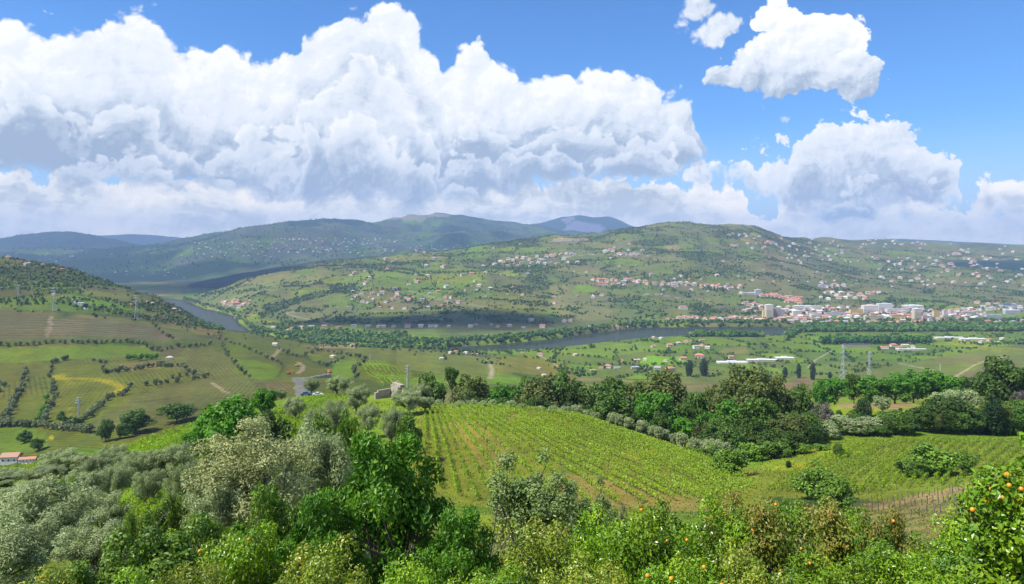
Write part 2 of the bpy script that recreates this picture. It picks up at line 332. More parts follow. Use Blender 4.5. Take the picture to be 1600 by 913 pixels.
right1 = [D(10500, (1000, 300), (1300, 160), (3000, 160)), L((1100, 14500, 0, 300), (1200, 14500, 384), (1330, 14500, 373), (1400, 14500, 370), (1450, 14500, 373), (1500, 14500, 377), (1600, 14500, 381), (2200, 14500, 378), (3000, 14500, 370)), D(18000, (1000, 300), (3000, 200))]

XX = (cols[None, :] - CX) / FPX * rows[:, None]; YY = np.repeat(rows[:, None], NC, 1)
lay = {}
lay['near'] = layer(near, 0.2, 0.2, 1.6)
lay['mid'] = layer(mid, -0.1, 0.4, 2.2)
lay['hill'] = layer(hill, 0.3, 0.1, 4.0)
lay['spur'] = layer(spur, 0.1, 0.2, 4.0)
lay['vill'] = layer(vill, 0.02, 0.1, 3.5)
for nm, a in (('mtn', mtn), ('left1', left1), ('left2', left2), ('right1', right1)): lay[nm] = layer(a, 0.2, 0.2, 2.5)
inchan = (YY > yn[None, :]) & (YY < yf[None, :])
lay['base'] = np.where(inchan, 296.0, 269.0) + np.where(YY > 8000, 30, 0)
names = list(lay)
# gullies and swells, scaled with each slope's distance
def amp(nm, sc, a, seed, ridged=False):
    n = fbm(XX / sc, YY / sc, 5, seed)
    if ridged: n = 0.5 - np.abs(n) * 1.6
    lay[nm] = lay[nm] - n * a
amp('near', 22, 0.45, 3)
fl = np.clip((262 - lay['mid']) / 40, 0, 1)
lay['mid'] = lay['mid'] - fbm(XX / 170, YY / 170, 4, 21) * 7 * fl
fh = np.clip((268 - lay['hill']) / 60, 0, 1)
lay['hill'] = lay['hill'] - (fbm(XX / 620, YY / 520, 5, 33) * 40 + (0.4 - np.abs(fbm(XX / 420 + 3, YY / 900, 3, 39))) * 38) * fh
lay['spur'] = lay['spur'] - fbm(XX / 500, YY / 500, 4, 41) * 22
lay['vill'] = lay['vill'] - (fbm(XX / 1400, YY / 1400, 5, 51) * 80 + (0.3 - np.abs(fbm(XX / 1300, YY / 1700, 4, 57))) * 190) * np.clip((YY - 5200) / 2500, 0, 1)
amp('mtn', 1700, 110, 61, True); amp('left1', 1500, 80, 71, True); amp('left2', 2000, 45, 81, True); amp('right1', 2200, 30, 91)
stack = np.stack([lay[n] for n in names])
which = stack.argmin(0)
DROP = stack.min(0)
ZZ = CZ - DROP
LZ = dict((n, i) for i, n in enumerate(names))
WATER = 0.0

def _grid_at(A, px, Y):
    cj = np.interp(px, cols, np.arange(NC)); ri = np.interp(Y, rows, np.arange(NR))
    c0 = np.clip(np.floor(cj).astype(int), 0, NC - 2); r0 = np.clip(np.floor(ri).astype(int), 0, NR - 2)
    fc, fr = cj - c0, ri - r0
    return (A[r0, c0] * (1 - fc) + A[r0, c0 + 1] * fc) * (1 - fr) + (A[r0 + 1, c0] * (1 - fc) + A[r0 + 1, c0 + 1] * fc) * fr
def ground(x, y):
    """terrain height under a world point"""
    x = np.asarray(x, float); y = np.maximum(np.asarray(y, float), 1.3)
    return _grid_at(ZZ, CX + FPX * x / y, y)
PYG = HY + FPX * DROP / YY                       # image row of each grid vertex
VIS = np.minimum.accumulate(PYG, axis=0)          # highest line of sight so far
def hit(px, py, ymin=30.0, ymax=40000.0):
    """world point where the line of sight through (px, py) meets the land beyond ymin"""
    cj = np.interp(px, cols, np.arange(NC)); c0 = int(min(cj, NC - 2)); f = cj - c0
    col = PYG[:, c0] * (1 - f) + PYG[:, c0 + 1] * f
    i0 = np.searchsorted(rows, ymin)
    idx = np.nonzero(col[i0:] <= py)[0]
    if not len(idx) or rows[i0 + idx[0]] > ymax: return None
    i = i0 + idx[0]
    if i == i0: Y = rows[i]
    else:
        a, b = col[i - 1], col[i]; t = (a - py) / (a - b) if a != b else 0; Y = rows[i - 1] + (rows[i] - rows[i - 1]) * t
    X = (px - CX) / FPX * Y
    return X, Y, float(ground(X, Y))

def hitf(px, py, ymin=30.0, ymax=40000.0):
    """as hit(), sliding down the picture until land inside the range is met"""
    for k in range(60):
        h = hit(px, py + k, ymin, ymax)
        if h is not None: return h
    Y = ymin; x = (px - CX) / FPX * Y
    return x, Y, float(ground(x, Y))

# ------------------------------------------------------------------ land cover painted per vertex (what grows or lies there; far slopes also toned for haze and cloud shade)
def mixc(A, B, f): return A + (np.asarray(B) - A) * f[..., None]
pal = dict(vine=(0.115, 0.155, 0.035), vine2=(0.13, 0.18, 0.032), olivey=(0.105, 0.118, 0.045), brown=(0.195, 0.155, 0.09), grass=(0.12, 0.20, 0.028), lime=(0.185, 0.26, 0.026),
           wood=(0.032, 0.058, 0.022), soil=(0.34, 0.27, 0.17), ochre=(0.23, 0.20, 0.075), yellow=(0.42, 0.35, 0.03), dull=(0.13, 0.135, 0.06), dark=(0.06, 0.08, 0.03))
LC = np.zeros((NR, NC, 3)); ROWC = np.zeros((NR, NC)); STR = np.zeros((NR, NC)); TER = np.zeros((NR, NC))
def wx(sc, a, seed): return fbm(XX / sc, YY / sc, 3, seed) * a
# far and middle distance: patchwork of plots
X1, Y1 = XX + wx(260, 60, 101), YY + wx(260, 60, 103)
big_id, F1, F2 = cells(X1 * 0.8, Y1 * 0.85, 190, 5)
sid, s1, s2 = cells(X1 * 0.7 + 40, Y1 * 0.9, 80, 9)
plots = np.array([pal[k] for k in ('vine', 'olivey', 'dull', 'brown', 'vine', 'lime', 'ochre', 'olivey', 'brown', 'grass', 'dark', 'dark')])
LC[:] = plots[(big_id * 11.99).astype(int)]
small = plots[(sid * 11.99).astype(int)]
LC = mixc(LC, small, np.full((NR, NC), 0.42))
LC = mixc(LC, (0.12, 0.135, 0.05), np.full((NR, NC), 0.08))
edge = np.clip(1 - (F2 - F1) / 20, 0, 1) * (YY < 7500)
hedge_noise = np.clip(fbm(XX / 90, YY / 90, 3, 111) * 2.2 + 0.45, 0, 1)
LC = mixc(LC, pal['wood'], edge * hedge_noise * 0.75)
edge2 = np.clip(1 - (s2 - s1) / 8, 0, 1) * (YY < 7500)
LC = mixc(LC, (0.07, 0.085, 0.035), edge2 * 0.45)
track = (np.abs(fbm(XX / 900, YY / 500, 3, 117)) < 0.006) & (YY > 2700) & (YY < 6500)
LC = mixc(LC, (0.30, 0.27, 0.20), track * 0.6)
ang = big_id * math.pi * 3
ROWC = XX * np.cos(ang) + YY * np.sin(ang)
STR = np.clip((1900 - YY) / 300, 0, 1) * 0.55
is_ = lambda n: which == LZ[n]
# woods on the opposite hill and beyond
W = fbm(XX / 420, YY / 330, 4, 121)
woodmask = np.clip((W - 0.30) * 9, 0, 1) * is_('hill')
LC = mixc(LC, pal['wood'], woodmask * 0.9)
for n, thr, w in (('spur', -0.35, 0.9), ('left1', -0.8, 1.0), ('left2', -0.9, 1.0), ('mtn', -0.7, 0.9), ('right1', -0.4, 0.8)):
    W2 = fbm(XX / 900, YY / 900, 4, 131)
    LC = mixc(LC, (0.030, 0.055, 0.030), np.clip((W2 - thr) * 5, 0, 1) * w * is_(n))
W3 = fbm(XX / 700, YY / 800, 4, 141)
vm_ = is_('vill')
LC = mixc(LC, (0.035, 0.060, 0.028), np.clip((W3 + 0.05 - np.clip((XX + 3300) / 1500, 0, 1) * 0.22) * 7, 0, 1) * 0.95 * vm_)
LC = mixc(LC, (0.15, 0.16, 0.085), np.clip((-W3 - 0.1) * 5, 0, 1) * 0.4 * vm_)

def inpoly(P, X, Y):
    c = np.zeros(X.shape, bool); n = len(P)
    for i in range(n):
        x1, y1 = P[i]; x2, y2 = P[(i + 1) % n]
        if y1 == y2: continue
        c ^= ((y1 > Y) != (y2 > Y)) & (X < (x2 - x1) * (Y - y1) / (y2 - y1) + x1)
    return c
PXG = np.repeat(cols[None, :], NR, 0)
def seg_d(P, X, Y, closed=True):
    d = np.full(X.shape, 1e9); n = len(P)
    for i in range(n if closed else n - 1):
        x1, y1 = P[i]; x2, y2 = P[(i + 1) % n]; dx, dy = x2 - x1, y2 - y1; q = dx * dx + dy * dy + 1e-9
        t = np.clip(((X - x1) * dx + (Y - y1) * dy) / q, 0, 1)
        d = np.minimum(d, np.hypot(X - x1 - t * dx, Y - y1 - t * dy))
    return d
def to_world(P, ymin):
    w = []
    for a, b in P:
        h = None; bb = b
        while h is None and bb < 940: h = hit(a, bb, ymin); bb += 1
        w.append((h[0], h[1]))
    return w
def paint(P, ymin, ymax, c, k=1.0, rough=6.0, ang=None, stripe=None, terrace=None, sp=None):
    """a plot whose outline is found by laying the outline seen in the photograph on the land"""
    W_ = to_world(P, ymin); xs = [p[0] for p in W_]; ys = [p[1] for p in W_]
    r0, r1 = np.searchsorted(rows, [min(ys) - 40, max(ys) + 40]); r1 = min(r1 + 1, NR); r0 = max(r0 - 1, 0)
    X = XX[r0:r1]; Y = YY[r0:r1]
    nx = fbm(X / (rough * 3), Y / (rough * 3), 3, 7) * rough
    ins = inpoly(W_, X + nx, Y + nx * 0.8) & (Y > ymin * 0.98) & (Y < ymax)
    f = ins * k
    if isinstance(c, tuple) and c[0] > 1.8 * c[2] + 0.15 and c[2] < 0.05: f = f * np.clip(fbm(X / 7, Y / 14, 3, 13) * 3 + 0.55, 0, 1)
    sub = LC[r0:r1]; LC[r0:r1] = mixc(sub, pal[c] if isinstance(c, str) else c, f)
    if ang is not None: ROWC[r0:r1] = np.where(ins, X * math.cos(ang) + Y * math.sin(ang), ROWC[r0:r1])
    if stripe is not None: STR[r0:r1] = np.where(ins, stripe, STR[r0:r1])
    if terrace is not None: TER[r0:r1] = np.where(ins, terrace, TER[r0:r1])
def road(P, ymin, width, c='soil', k=0.9):
    W_ = to_world(P, ymin); ys = [p[1] for p in W_]
    r0, r1 = np.searchsorted(rows, [min(ys) - 20 - width, max(ys) + 20 + width]); r0 = max(r0 - 1, 0)
    d = seg_d(W_, XX[r0:r1], YY[r0:r1], False)
    f = np.clip(1.5 - d / (width / 2), 0, 1) * k
    LC[r0:r1] = mixc(LC[r0:r1], pal[c] if isinstance(c, str) else c, f)
# the flat land by the river: broad green plots
pl = (YY > 1350) & (YY < 2300) & (DROP > 255)
pid, p1, p2 = cells(XX + 30, YY * 0.62, 105, 77)
plc = np.array([(0.125, 0.185, 0.035), (0.11, 0.165, 0.035), (0.14, 0.195, 0.04), (0.12, 0.15, 0.045), (0.15, 0.22, 0.03), (0.10, 0.14, 0.04)])[(pid * 5.99).astype(int)]
LC = mixc(LC, plc, pl * 0.85)
LC = mixc(LC, (0.05, 0.08, 0.03), pl * np.clip(1 - (p2 - p1) / 9, 0, 1) * 0.55)
# left hill
H1, H2 = 300, 2100
paint([(-300, 640), (-300, 560), (0, 566), (120, 562), (210, 560), (260, 560), (345, 545), (480, 560), (600, 640), (400, 680), (200, 700), (0, 720)], 420, 1300, (0.135, 0.145, 0.045), 0.75, 6)
paint([(-300, 490), (0, 487), (80, 492), (70, 530), (0, 532), (-300, 530)], 700, 1500, (0.15, 0.135, 0.07), 0.95, 6, terrace=1.0, stripe=0)
paint([(82, 498), (140, 500), (250, 512), (285, 530), (255, 536), (190, 528), (70, 528)], 700, 1500, (0.185, 0.155, 0.09), 0.95, 5, terrace=1.0, stripe=0)
paint([(70, 528), (75, 494), (84, 494), (78, 528)], 700, 1500, (0.32, 0.26, 0.19), 0.8, 2)
paint([(-300, 540), (0, 544), (120, 540), (232, 540), (245, 552), (200, 558), (100, 562), (0, 568), (-300, 568)], 700, 1300, (0.145, 0.195, 0.032), 0.95, 6, stripe=0.35)
paint([(255, 512), (300, 518), (350, 532), (340, 545), (282, 530)], 800, 1700, (0.12, 0.135, 0.05), 0.7, 5, terrace=0.5)
paint([(290, 543), (340, 545), (400, 590), (430, 610), (330, 615), (300, 590), (255, 575), (275, 560)], 500, 1300, (0.148, 0.155, 0.062), 0.9, 5, ang=0.5, stripe=0.5)
paint([(320, 590), (405, 600), (400, 620), (330, 625), (220, 640), (200, 622)], 480, 1100, (0.145, 0.15, 0.06), 0.9, 5, ang=0.2, stripe=0.55)
paint([(150, 680), (140, 660), (190, 634), (300, 616), (370, 625), (300, 660), (240, 650)], 430, 900, (0.125, 0.135, 0.055), 0.9, 5, ang=1.2, stripe=0.6)
paint([(360, 560), (430, 572), (450, 590), (410, 596), (370, 580)], 500, 1300, (0.145, 0.205, 0.035), 0.8, 5, ang=1.0, stripe=0.4)
paint([(405, 596), (450, 598), (465, 608), (400, 612)], 500, 1300, (0.16, 0.13, 0.075), 0.8, 4)
paint([(90, 575), (160, 566), (170, 590), (195, 605), (160, 625), (110, 655), (80, 640), (85, 610)], 500, 1000, (0.145, 0.155, 0.04), 0.9, 5, ang=0.4, stripe=0.35)
paint([(95, 640), (125, 634), (122, 655), (98, 652)], 480, 1000, (0.26, 0.23, 0.03), 0.7, 4)
paint([(70, 672), (80, 668), (84, 690), (74, 690)], 420, 900, (0.50, 0.42, 0.03), 0.9, 2)
paint([(-200, 668), (40, 668), (70, 676), (70, 700), (30, 706), (-200, 715)], 400, 800, (0.15, 0.21, 0.035), 0.9, 5)
paint([(190, 568), (240, 565), (250, 575), (210, 580), (180, 578)], 600, 1100, (0.24, 0.19, 0.10), 0.7, 4)
# rows and plots between the spur and the river
paint([(350, 515), (420, 520), (480, 540), (470, 555), (400, 548), (350, 535)], 800, 1750, (0.125, 0.16, 0.045), 0.8, 5, ang=0.8, stripe=0.3)
paint([(500, 548), (560, 545), (700, 552), (765, 562), (768, 583), (700, 590), (640, 578), (560, 572), (505, 566)], 700, 1950, (0.15, 0.165, 0.055), 0.9, 5, ang=1.45, stripe=0.5)
paint([(498, 537), (556, 541), (556, 545), (498, 544)], 900, 1950, (0.34, 0.27, 0.17), 0.9, 4)
paint([(556, 562), (640, 572), (645, 592), (600, 600), (560, 592), (556, 575)], 600, 1500, (0.15, 0.17, 0.045), 0.9, 4, ang=0.35, stripe=0.85)
paint([(525, 562), (556, 560), (552, 590), (530, 600), (515, 590)], 600, 1500, (0.17, 0.24, 0.03), 0.9, 3, ang=0.9, stripe=0.6)
paint([(600, 600), (650, 590), (800, 590), (800, 600), (700, 606)], 600, 1500, (0.15, 0.22, 0.035), 0.75, 5)
paint([(765, 560), (812, 558), (880, 582), (890, 590), (775, 588)], 700, 1950, (0.19, 0.185, 0.06), 0.95, 5, ang=0.5, stripe=0.4)
paint([(770, 557), (830, 556), (890, 572), (900, 588), (882, 588), (830, 566), (790, 562)], 700, 1950, (0.19, 0.18, 0.035), 0.8, 5, ang=1.1, stripe=0.5)
paint([(860, 548), (925, 544), (900, 540), (1000, 535), (1040, 545), (960, 556), (880, 556)], 1500, 2300, (0.15, 0.20, 0.05), 0.9, 5)
paint([(1010, 556), (1070, 558), (1075, 570), (1015, 572), (995, 566)], 1300, 2300, (0.165, 0.28, 0.03), 0.9, 4)
paint([(1095, 570), (1240, 588), (1300, 565), (1500, 560), (1540, 575), (1530, 590), (1400, 598), (1150, 600), (1000, 600)], 900, 2000, (0.145, 0.165, 0.055), 0.8, 6, ang=1.3, stripe=0.5)
paint([(1495, 592), (1540, 566), (1600, 556), (1800, 556), (1800, 590)], 900, 2000, (0.145, 0.125, 0.07), 0.85, 5, ang=0.3, stripe=0.5)
paint([(1445, 537), (1500, 534), (1540, 537), (1600, 545), (1800, 545), (1800, 556), (1600, 553), (1500, 541)], 1300, 2400, (0.26, 0.25, 0.04), 0.7, 6)
paint([(1600, 575), (1560, 562), (1480, 558), (1500, 548), (1800, 550), (1800, 575)], 1000, 2400, (0.14, 0.18, 0.05), 0.6, 6)
paint([(1130, 545), (1165, 543), (1170, 552), (1120, 554)], 1300, 2300, (0.19, 0.175, 0.08), 0.8, 4)
paint([(1310, 637), (1310, 624), (1420, 624), (1430, 634), (1400, 640)], 290, 600, (0.23, 0.17, 0.10), 0.95, 3)
paint([(1500, 626), (1620, 622), (1800, 622), (1800, 640), (1520, 636)], 290, 600, (0.16, 0.15, 0.06), 0.9, 3)
paint([(1190, 600), (1260, 590), (1290, 600), (1250, 606)], 500, 1500, (0.19, 0.14, 0.09), 0.9, 4)
# opposite hill: plots that stand out
for P, c, k in [
    ([(640, 432), (690, 428), (770, 425), (760, 434), (700, 440), (650, 442)], (0.19, 0.20, 0.035), 0.85),
    ([(730, 470), (800, 455), (860, 468), (850, 492), (760, 495), (720, 485)], (0.15, 0.155, 0.04), 0.7),
    ([(860, 446), (930, 444), (960, 470), (950, 500), (880, 503), (862, 470)], (0.185, 0.175, 0.08), 0.85),
    ([(900, 446), (925, 447), (935, 456), (895, 458)], (0.17, 0.26, 0.03), 0.9),
    ([(945, 478), (1010, 462), (1040, 478), (1030, 492), (975, 500)], (0.08, 0.12, 0.035), 0.7),
    ([(1120, 462), (1160, 458), (1170, 472), (1140, 480)], (0.13, 0.20, 0.035), 0.8),
    ([(1180, 468), (1260, 470), (1262, 480), (1190, 482)], (0.11, 0.18, 0.035), 0.8),
    ([(1140, 435), (1240, 430), (1250, 452), (1150, 452)], (0.16, 0.155, 0.075), 0.8),
    ([(1180, 412), (1280, 412), (1290, 436), (1190, 432)], (0.17, 0.155, 0.085), 0.8),
    ([(1410, 465), (1450, 462), (1480, 475), (1420, 480)], (0.13, 0.21, 0.035), 0.9),
    ([(1490, 450), (1540, 470), (1520, 478), (1480, 460)], (0.12, 0.17, 0.04), 0.7),
    ([(310, 470), (340, 455), (420, 440), (500, 428), (500, 438), (420, 458), (360, 472), (330, 485)], (0.165, 0.185, 0.07), 0.7),
    ([(405, 480), (450, 462), (520, 452), (540, 458), (480, 470), (430, 490)], (0.16, 0.17, 0.06), 0.7),
    ([(445, 492), (480, 484), (560, 478), (560, 492), (500, 500)], (0.15, 0.16, 0.07), 0.8),
    ([(540, 440), (600, 436), (610, 448), (560, 452)], (0.10, 0.15, 0.035), 0.7),
    ([(870, 398), (950, 392), (960, 404), (880, 408)], (0.15, 0.165, 0.055), 0.7),
    ([(1030, 360), (1095, 356), (1100, 364), (1040, 368)], (0.165, 0.16, 0.075), 0.8),
    ([(864, 374), (918, 372), (918, 377), (864, 379)], (0.42, 0.30, 0.19), 0.9),
    ([(1040, 385), (1055, 380), (1064, 391), (1042, 392)], (0.40, 0.29, 0.17), 0.9),
    ([(330, 520), (345, 514), (400, 520), (380, 530)], (0.20, 0.20, 0.06), 0.3)]:
    try: paint(P, 2450, 7500, c, k, 14)
    except TypeError: pass
for P in [[(430, 508), (560, 498), (570, 506), (440, 516)]]: paint(P, 2300, 3500, 'wood', 0.5, 14)
for P in [[(745, 385), (790, 377), (842, 375), (842, 386), (800, 386)], [(960, 358), (1010, 352), (1000, 362), (965, 366)], [(985, 378), (1060, 374), (1060, 382), (990, 384)],
          [(515, 448), (555, 444), (558, 458), (520, 458)], [(410, 478), (470, 462), (525, 452), (525, 458), (470, 472), (420, 492)], [(1110, 362), (1150, 358), (1180, 362), (1150, 374)], [(1380, 470), (1390, 462), (1400, 470), (1390, 478)],
          [(1440, 452), (1460, 450), (1460, 460), (1445, 460)], [(1048, 392), (1110, 398), (1100, 412), (1060, 402)], [(1480, 380), (1560, 378), (1580, 386), (1500, 388)], [(1310, 374), (1350, 374), (1360, 380), (1320, 380)]]:
    paint(P, 2450, 8600, 'wood', 0.85, 16)
paint([(610, 341), (640, 335), (680, 330), (705, 331), (700, 340), (660, 350), (630, 345)], 11000, 16000, (0.50, 0.36, 0.17), 0.75, 60)
paint([(862, 368), (885, 352), (900, 345), (925, 348), (945, 355), (930, 372)], 14000, 19000, (0.42, 0.31, 0.26), 0.9, 60)
paint([(875, 345), (892, 336), (900, 342), (885, 352)], 14000, 19000, (0.45, 0.33, 0.25), 0.8, 60)
# roads and tracks
road([(84, 588), (95, 592), (130, 592), (165, 595), (182, 601), (191, 606), (186, 612), (174, 615)], 500, 9, (0.36, 0.31, 0.025), 0.8)
road([(96, 584), (100, 592), (112, 600)], 500, 6, (0.30, 0.28, 0.03), 0.5)
for P in [[(0, 570), (50, 567), (110, 562)], [(47, 590), (75, 591)], [(42, 606), (72, 607)], [(200, 630), (262, 624)], [(270, 552), (330, 556)], [(330, 592), (400, 595)], [(88, 634), (130, 633)], [(385, 600), (422, 602)], [(0, 585), (30, 586)], [(290, 546), (345, 548)], [(230, 645), (320, 640)], [(360, 575), (420, 578)], [(430, 590), (445, 570)]]:
    road(P, 430, 3.0, (0.05, 0.055, 0.026), 0.6)
paint([(456, 590), (478, 590), (486, 619), (462, 621)], 430, 1100, (0.24, 0.235, 0.21), 0.85, 2, stripe=0)
TRK = (0.36, 0.30, 0.21)
for P, ymin, w_ in [([(765, 592), (769, 578), (762, 562)], 700, 7), ([(845, 556), (868, 570), (890, 588)], 900, 5), ([(424, 560), (434, 550), (440, 545)], 500, 5), ([(466, 566), (474, 572), (472, 578), (465, 584)], 500, 5),
                    ([(610, 586), (622, 600), (628, 614)], 500, 5), ([(330, 598), (350, 612), (360, 615)], 450, 3), ([(1490, 592), (1510, 578), (1545, 562), (1575, 556)], 900, 6), ([(1262, 575), (1275, 562), (1300, 548)], 900, 4),
                    ([(1168, 585), (1177, 575), (1180, 560)], 900, 4), ([(1405, 568), (1440, 575), (1460, 580)], 900, 6), ([(1380, 530), (1420, 532), (1470, 529)], 900, 7)]:
    try: road(P, ymin, w_, TRK)
    except TypeError: pass
for P in [[(446, 490), (470, 497), (500, 502), (520, 510)], [(680, 493), (690, 498), (692, 502)], [(1000, 460), (1040, 462), (1110, 470)], [(640, 455), (700, 470), (760, 480)], [(545, 430), (600, 425), (640, 420)], [(1310, 450), (1380, 445), (1450, 450)], [(560, 478), (520, 480), (460, 486), (446, 490)],
          [(1500, 400), (1540, 420), (1580, 430)], [(960, 400), (1040, 395), (1100, 398)], [(780, 408), (850, 405), (930, 398)]]:
    try: road(P, 2450, 11, (0.40, 0.36, 0.28), 0.8)
    except TypeError: pass
# near spur and vineyards
paint([(-300, 800), (-300, 730), (100, 722), (300, 665), (480, 615), (650, 625), (680, 720), (560, 800), (300, 850), (0, 860)], 35, 330, (0.13, 0.18, 0.035), 0.9, 2, stripe=0)
paint([(650, 640), (665, 626), (800, 632), (900, 646), (1000, 674), (1085, 706), (1180, 730), (1200, 790), (1100, 800), (900, 800), (700, 790), (640, 760)], 90, 300, (0.150, 0.165, 0.045), 0.95, 2, stripe=0)
paint([(860, 745), (900, 740), (1060, 775), (1150, 790), (1050, 800), (880, 790)], 90, 300, (0.25, 0.185, 0.085), 0.65, 3, stripe=0)
paint([(690, 660), (740, 660), (800, 700), (770, 740), (730, 720)], 90, 300, (0.21, 0.17, 0.07), 0.55, 3, stripe=0)
paint([(940, 700), (1000, 698), (1060, 712), (1000, 716)], 90, 300, (0.30, 0.26, 0.03), 0.6, 3)
paint([(1170, 735), (1240, 700), (1300, 690), (1450, 687), (1800, 688), (1800, 780), (1300, 780), (1180, 775)], 90, 300, (0.135, 0.155, 0.042), 0.95, 2, stripe=0)
paint([(1170, 735), (1250, 706), (1330, 690), (1400, 690), (1330, 712), (1250, 735)], 90, 300, (0.18, 0.22, 0.03), 0.7, 3)
paint([(1200, 733), (1260, 722), (1330, 728), (1260, 738)], 90, 300, (0.33, 0.27, 0.03), 0.6, 3)
paint([(1330, 790), (1420, 778), (1500, 760), (1540, 745), (1700, 735), (1700, 752), (1540, 762), (1500, 772), (1440, 790)], 60, 300, (0.27, 0.19, 0.12), 0.95, 1.5)
paint([(1330, 792), (1530, 765), (1700, 755), (1700, 900), (1400, 860), (1320, 830)], 40, 300, (0.19, 0.16, 0.085), 0.8, 2)
LC[YY < 36] = (0.09, 0.11, 0.035)
# fine per-vertex unevenness
n1 = fbm(XX / (YY * 0.02 + 2), YY / (YY * 0.04 + 2), 3, 151)
LC *= (1 + 0.20 * n1)[..., None]
LC[:, :, 0] *= 1 + 0.12 * fbm(XX / (YY * 0.05 + 5), YY / (YY * 0.09 + 5), 2, 161)
LC = np.where(is_('hill')[..., None], mixc(LC, (0.105, 0.118, 0.055), np.full((NR, NC), 0.25)), LC)
TER = np.maximum(TER, is_('hill') * np.clip(fbm(XX / 200, YY / 200, 3, 191) * 2 + 0.5, 0, 1) * 0.55)
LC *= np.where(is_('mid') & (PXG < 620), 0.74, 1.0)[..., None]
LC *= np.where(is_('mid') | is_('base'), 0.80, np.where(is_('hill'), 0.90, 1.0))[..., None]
LC = mixc(LC, (0.115, 0.105, 0.06), is_('hill') * (0.12 + 0.22 * np.clip((PXG - 950) / 400, 0, 1)))
LC = np.where((is_('vill') | is_('left1') | is_('left2') | is_('mtn') | is_('spur'))[..., None], LC * [0.38, 0.47, 0.72], LC)  # far slopes coloured darker and bluer, standing in for cloud shade and haze
lum = LC.mean(2, keepdims=True); LC = lum + (LC - lum) * 1.38
LC = np.clip(LC, 0.01, 0.8)

def new_mat(name):
    m = bpy.data.materials.new(name); m.use_nodes = True
    T = NT(m.node_tree); T.n.clear()
    out = T.node('ShaderNodeOutputMaterial'); b = T.node('ShaderNodeBsdfPrincipled')
    T.l.new(b.outputs[0], out.inputs[0])
    return m, T, b, out

def terrain_material():
    m, T, b, out = new_mat('land')
    at = T.node('ShaderNodeAttribute', attribute_name='Col'); rc = T.node('ShaderNodeAttribute', attribute_name='rowc')
    st = T.node('ShaderNodeAttribute', attribute_name='stripe'); te = T.node('ShaderNodeAttribute', attribute_name='terrace')
    geo = T.node('ShaderNodeNewGeometry'); P = geo.outputs['Position']
    sep = T.node('ShaderNodeSeparateXYZ'); T.l.new(P, sep.inputs[0])
    n1 = T.noise(P, 1.6, 4, 0.65); n2 = T.noise(P, 0.16, 5, 0.6); n3 = T.noise(P, 0.02, 5, 0.62)
    c = at.outputs['Color']
    # vine rows seen as stripes of leaf over soil
    ph = T.m('ADD', rc.outputs['Fac'], T.m('MULTIPLY', n2, 1.6))
    s = T.m('SINE', T.m('MULTIPLY', ph, 2 * math.pi / 4.2))
    leaf = T.ss(s, -0.1, 0.7)
    breaks = T.ss(T.noise(P, 0.45, 3, 0.6), 0.32, 0.5)
    c1 = T.mix(T.m('MULTIPLY', T.m('MULTIPLY', leaf, breaks), st.outputs['Fac']), c, T.mix(1.0, c, (0.42, 0.62, 0.35), 'MULTIPLY'))
    c1 = T.mix(T.m('MULTIPLY', T.m('SUBTRACT', 1.0, leaf), T.m('MULTIPLY', st.outputs['Fac'], 0.5)), c1, T.mix(1.0, c, (1.5, 1.25, 1.2), 'MULTIPLY'))
    # terraces follow the height lines
    tz = T.m('ADD', T.m('ADD', sep.outputs[2], T.m('MULTIPLY', sep.outputs[1], 0.22)), T.m('MULTIPLY', n3, 7.0))
    tw = T.m('SINE', T.m('MULTIPLY', tz, 2 * math.pi / 5.8))
    wall = T.m('MULTIPLY', T.ss(tw, 0.1, 0.85), T.ss(n2, 0.36, 0.5))
    c1 = T.mix(T.m('MULTIPLY', wall, te.outputs['Fac']), c1, (0.05, 0.065, 0.022))
    f = T.m('ADD', T.m('ADD', T.m('MULTIPLY', n1, 0.55), T.m('MULTIPLY', n2, 0.85)), T.m('MULTIPLY', n3, 0.7))
    k = T.lin(f, 0.65, 1.45, 0.55, 1.5)
    c2 = T.mix(1.0, c1, T.xyz(k, k, k), 'MULTIPLY')
    c2 = T.mix(T.m('MULTIPLY', T.ss(n1, 0.6, 0.75), 0.35), c2, T.mix(1.0, c2, (1.6, 1.25, 0.9), 'MULTIPLY'))
    T.l.new(c2, b.inputs['Base Color'])
    b.inputs['Roughness'].default_value = 0.95; b.inputs['Specular IOR Level'].default_value = 0.15
    bu = T.node('ShaderNodeBump'); bu.inputs['Strength'].default_value = 0.5; bu.inputs['Distance'].default_value = 0.6
    T.l.new(T.m('ADD', n1, T.m('MULTIPLY', n2, 2.0)), bu.inputs['Height']); T.l.new(bu.outputs[0], b.inputs['Normal'])
    return m

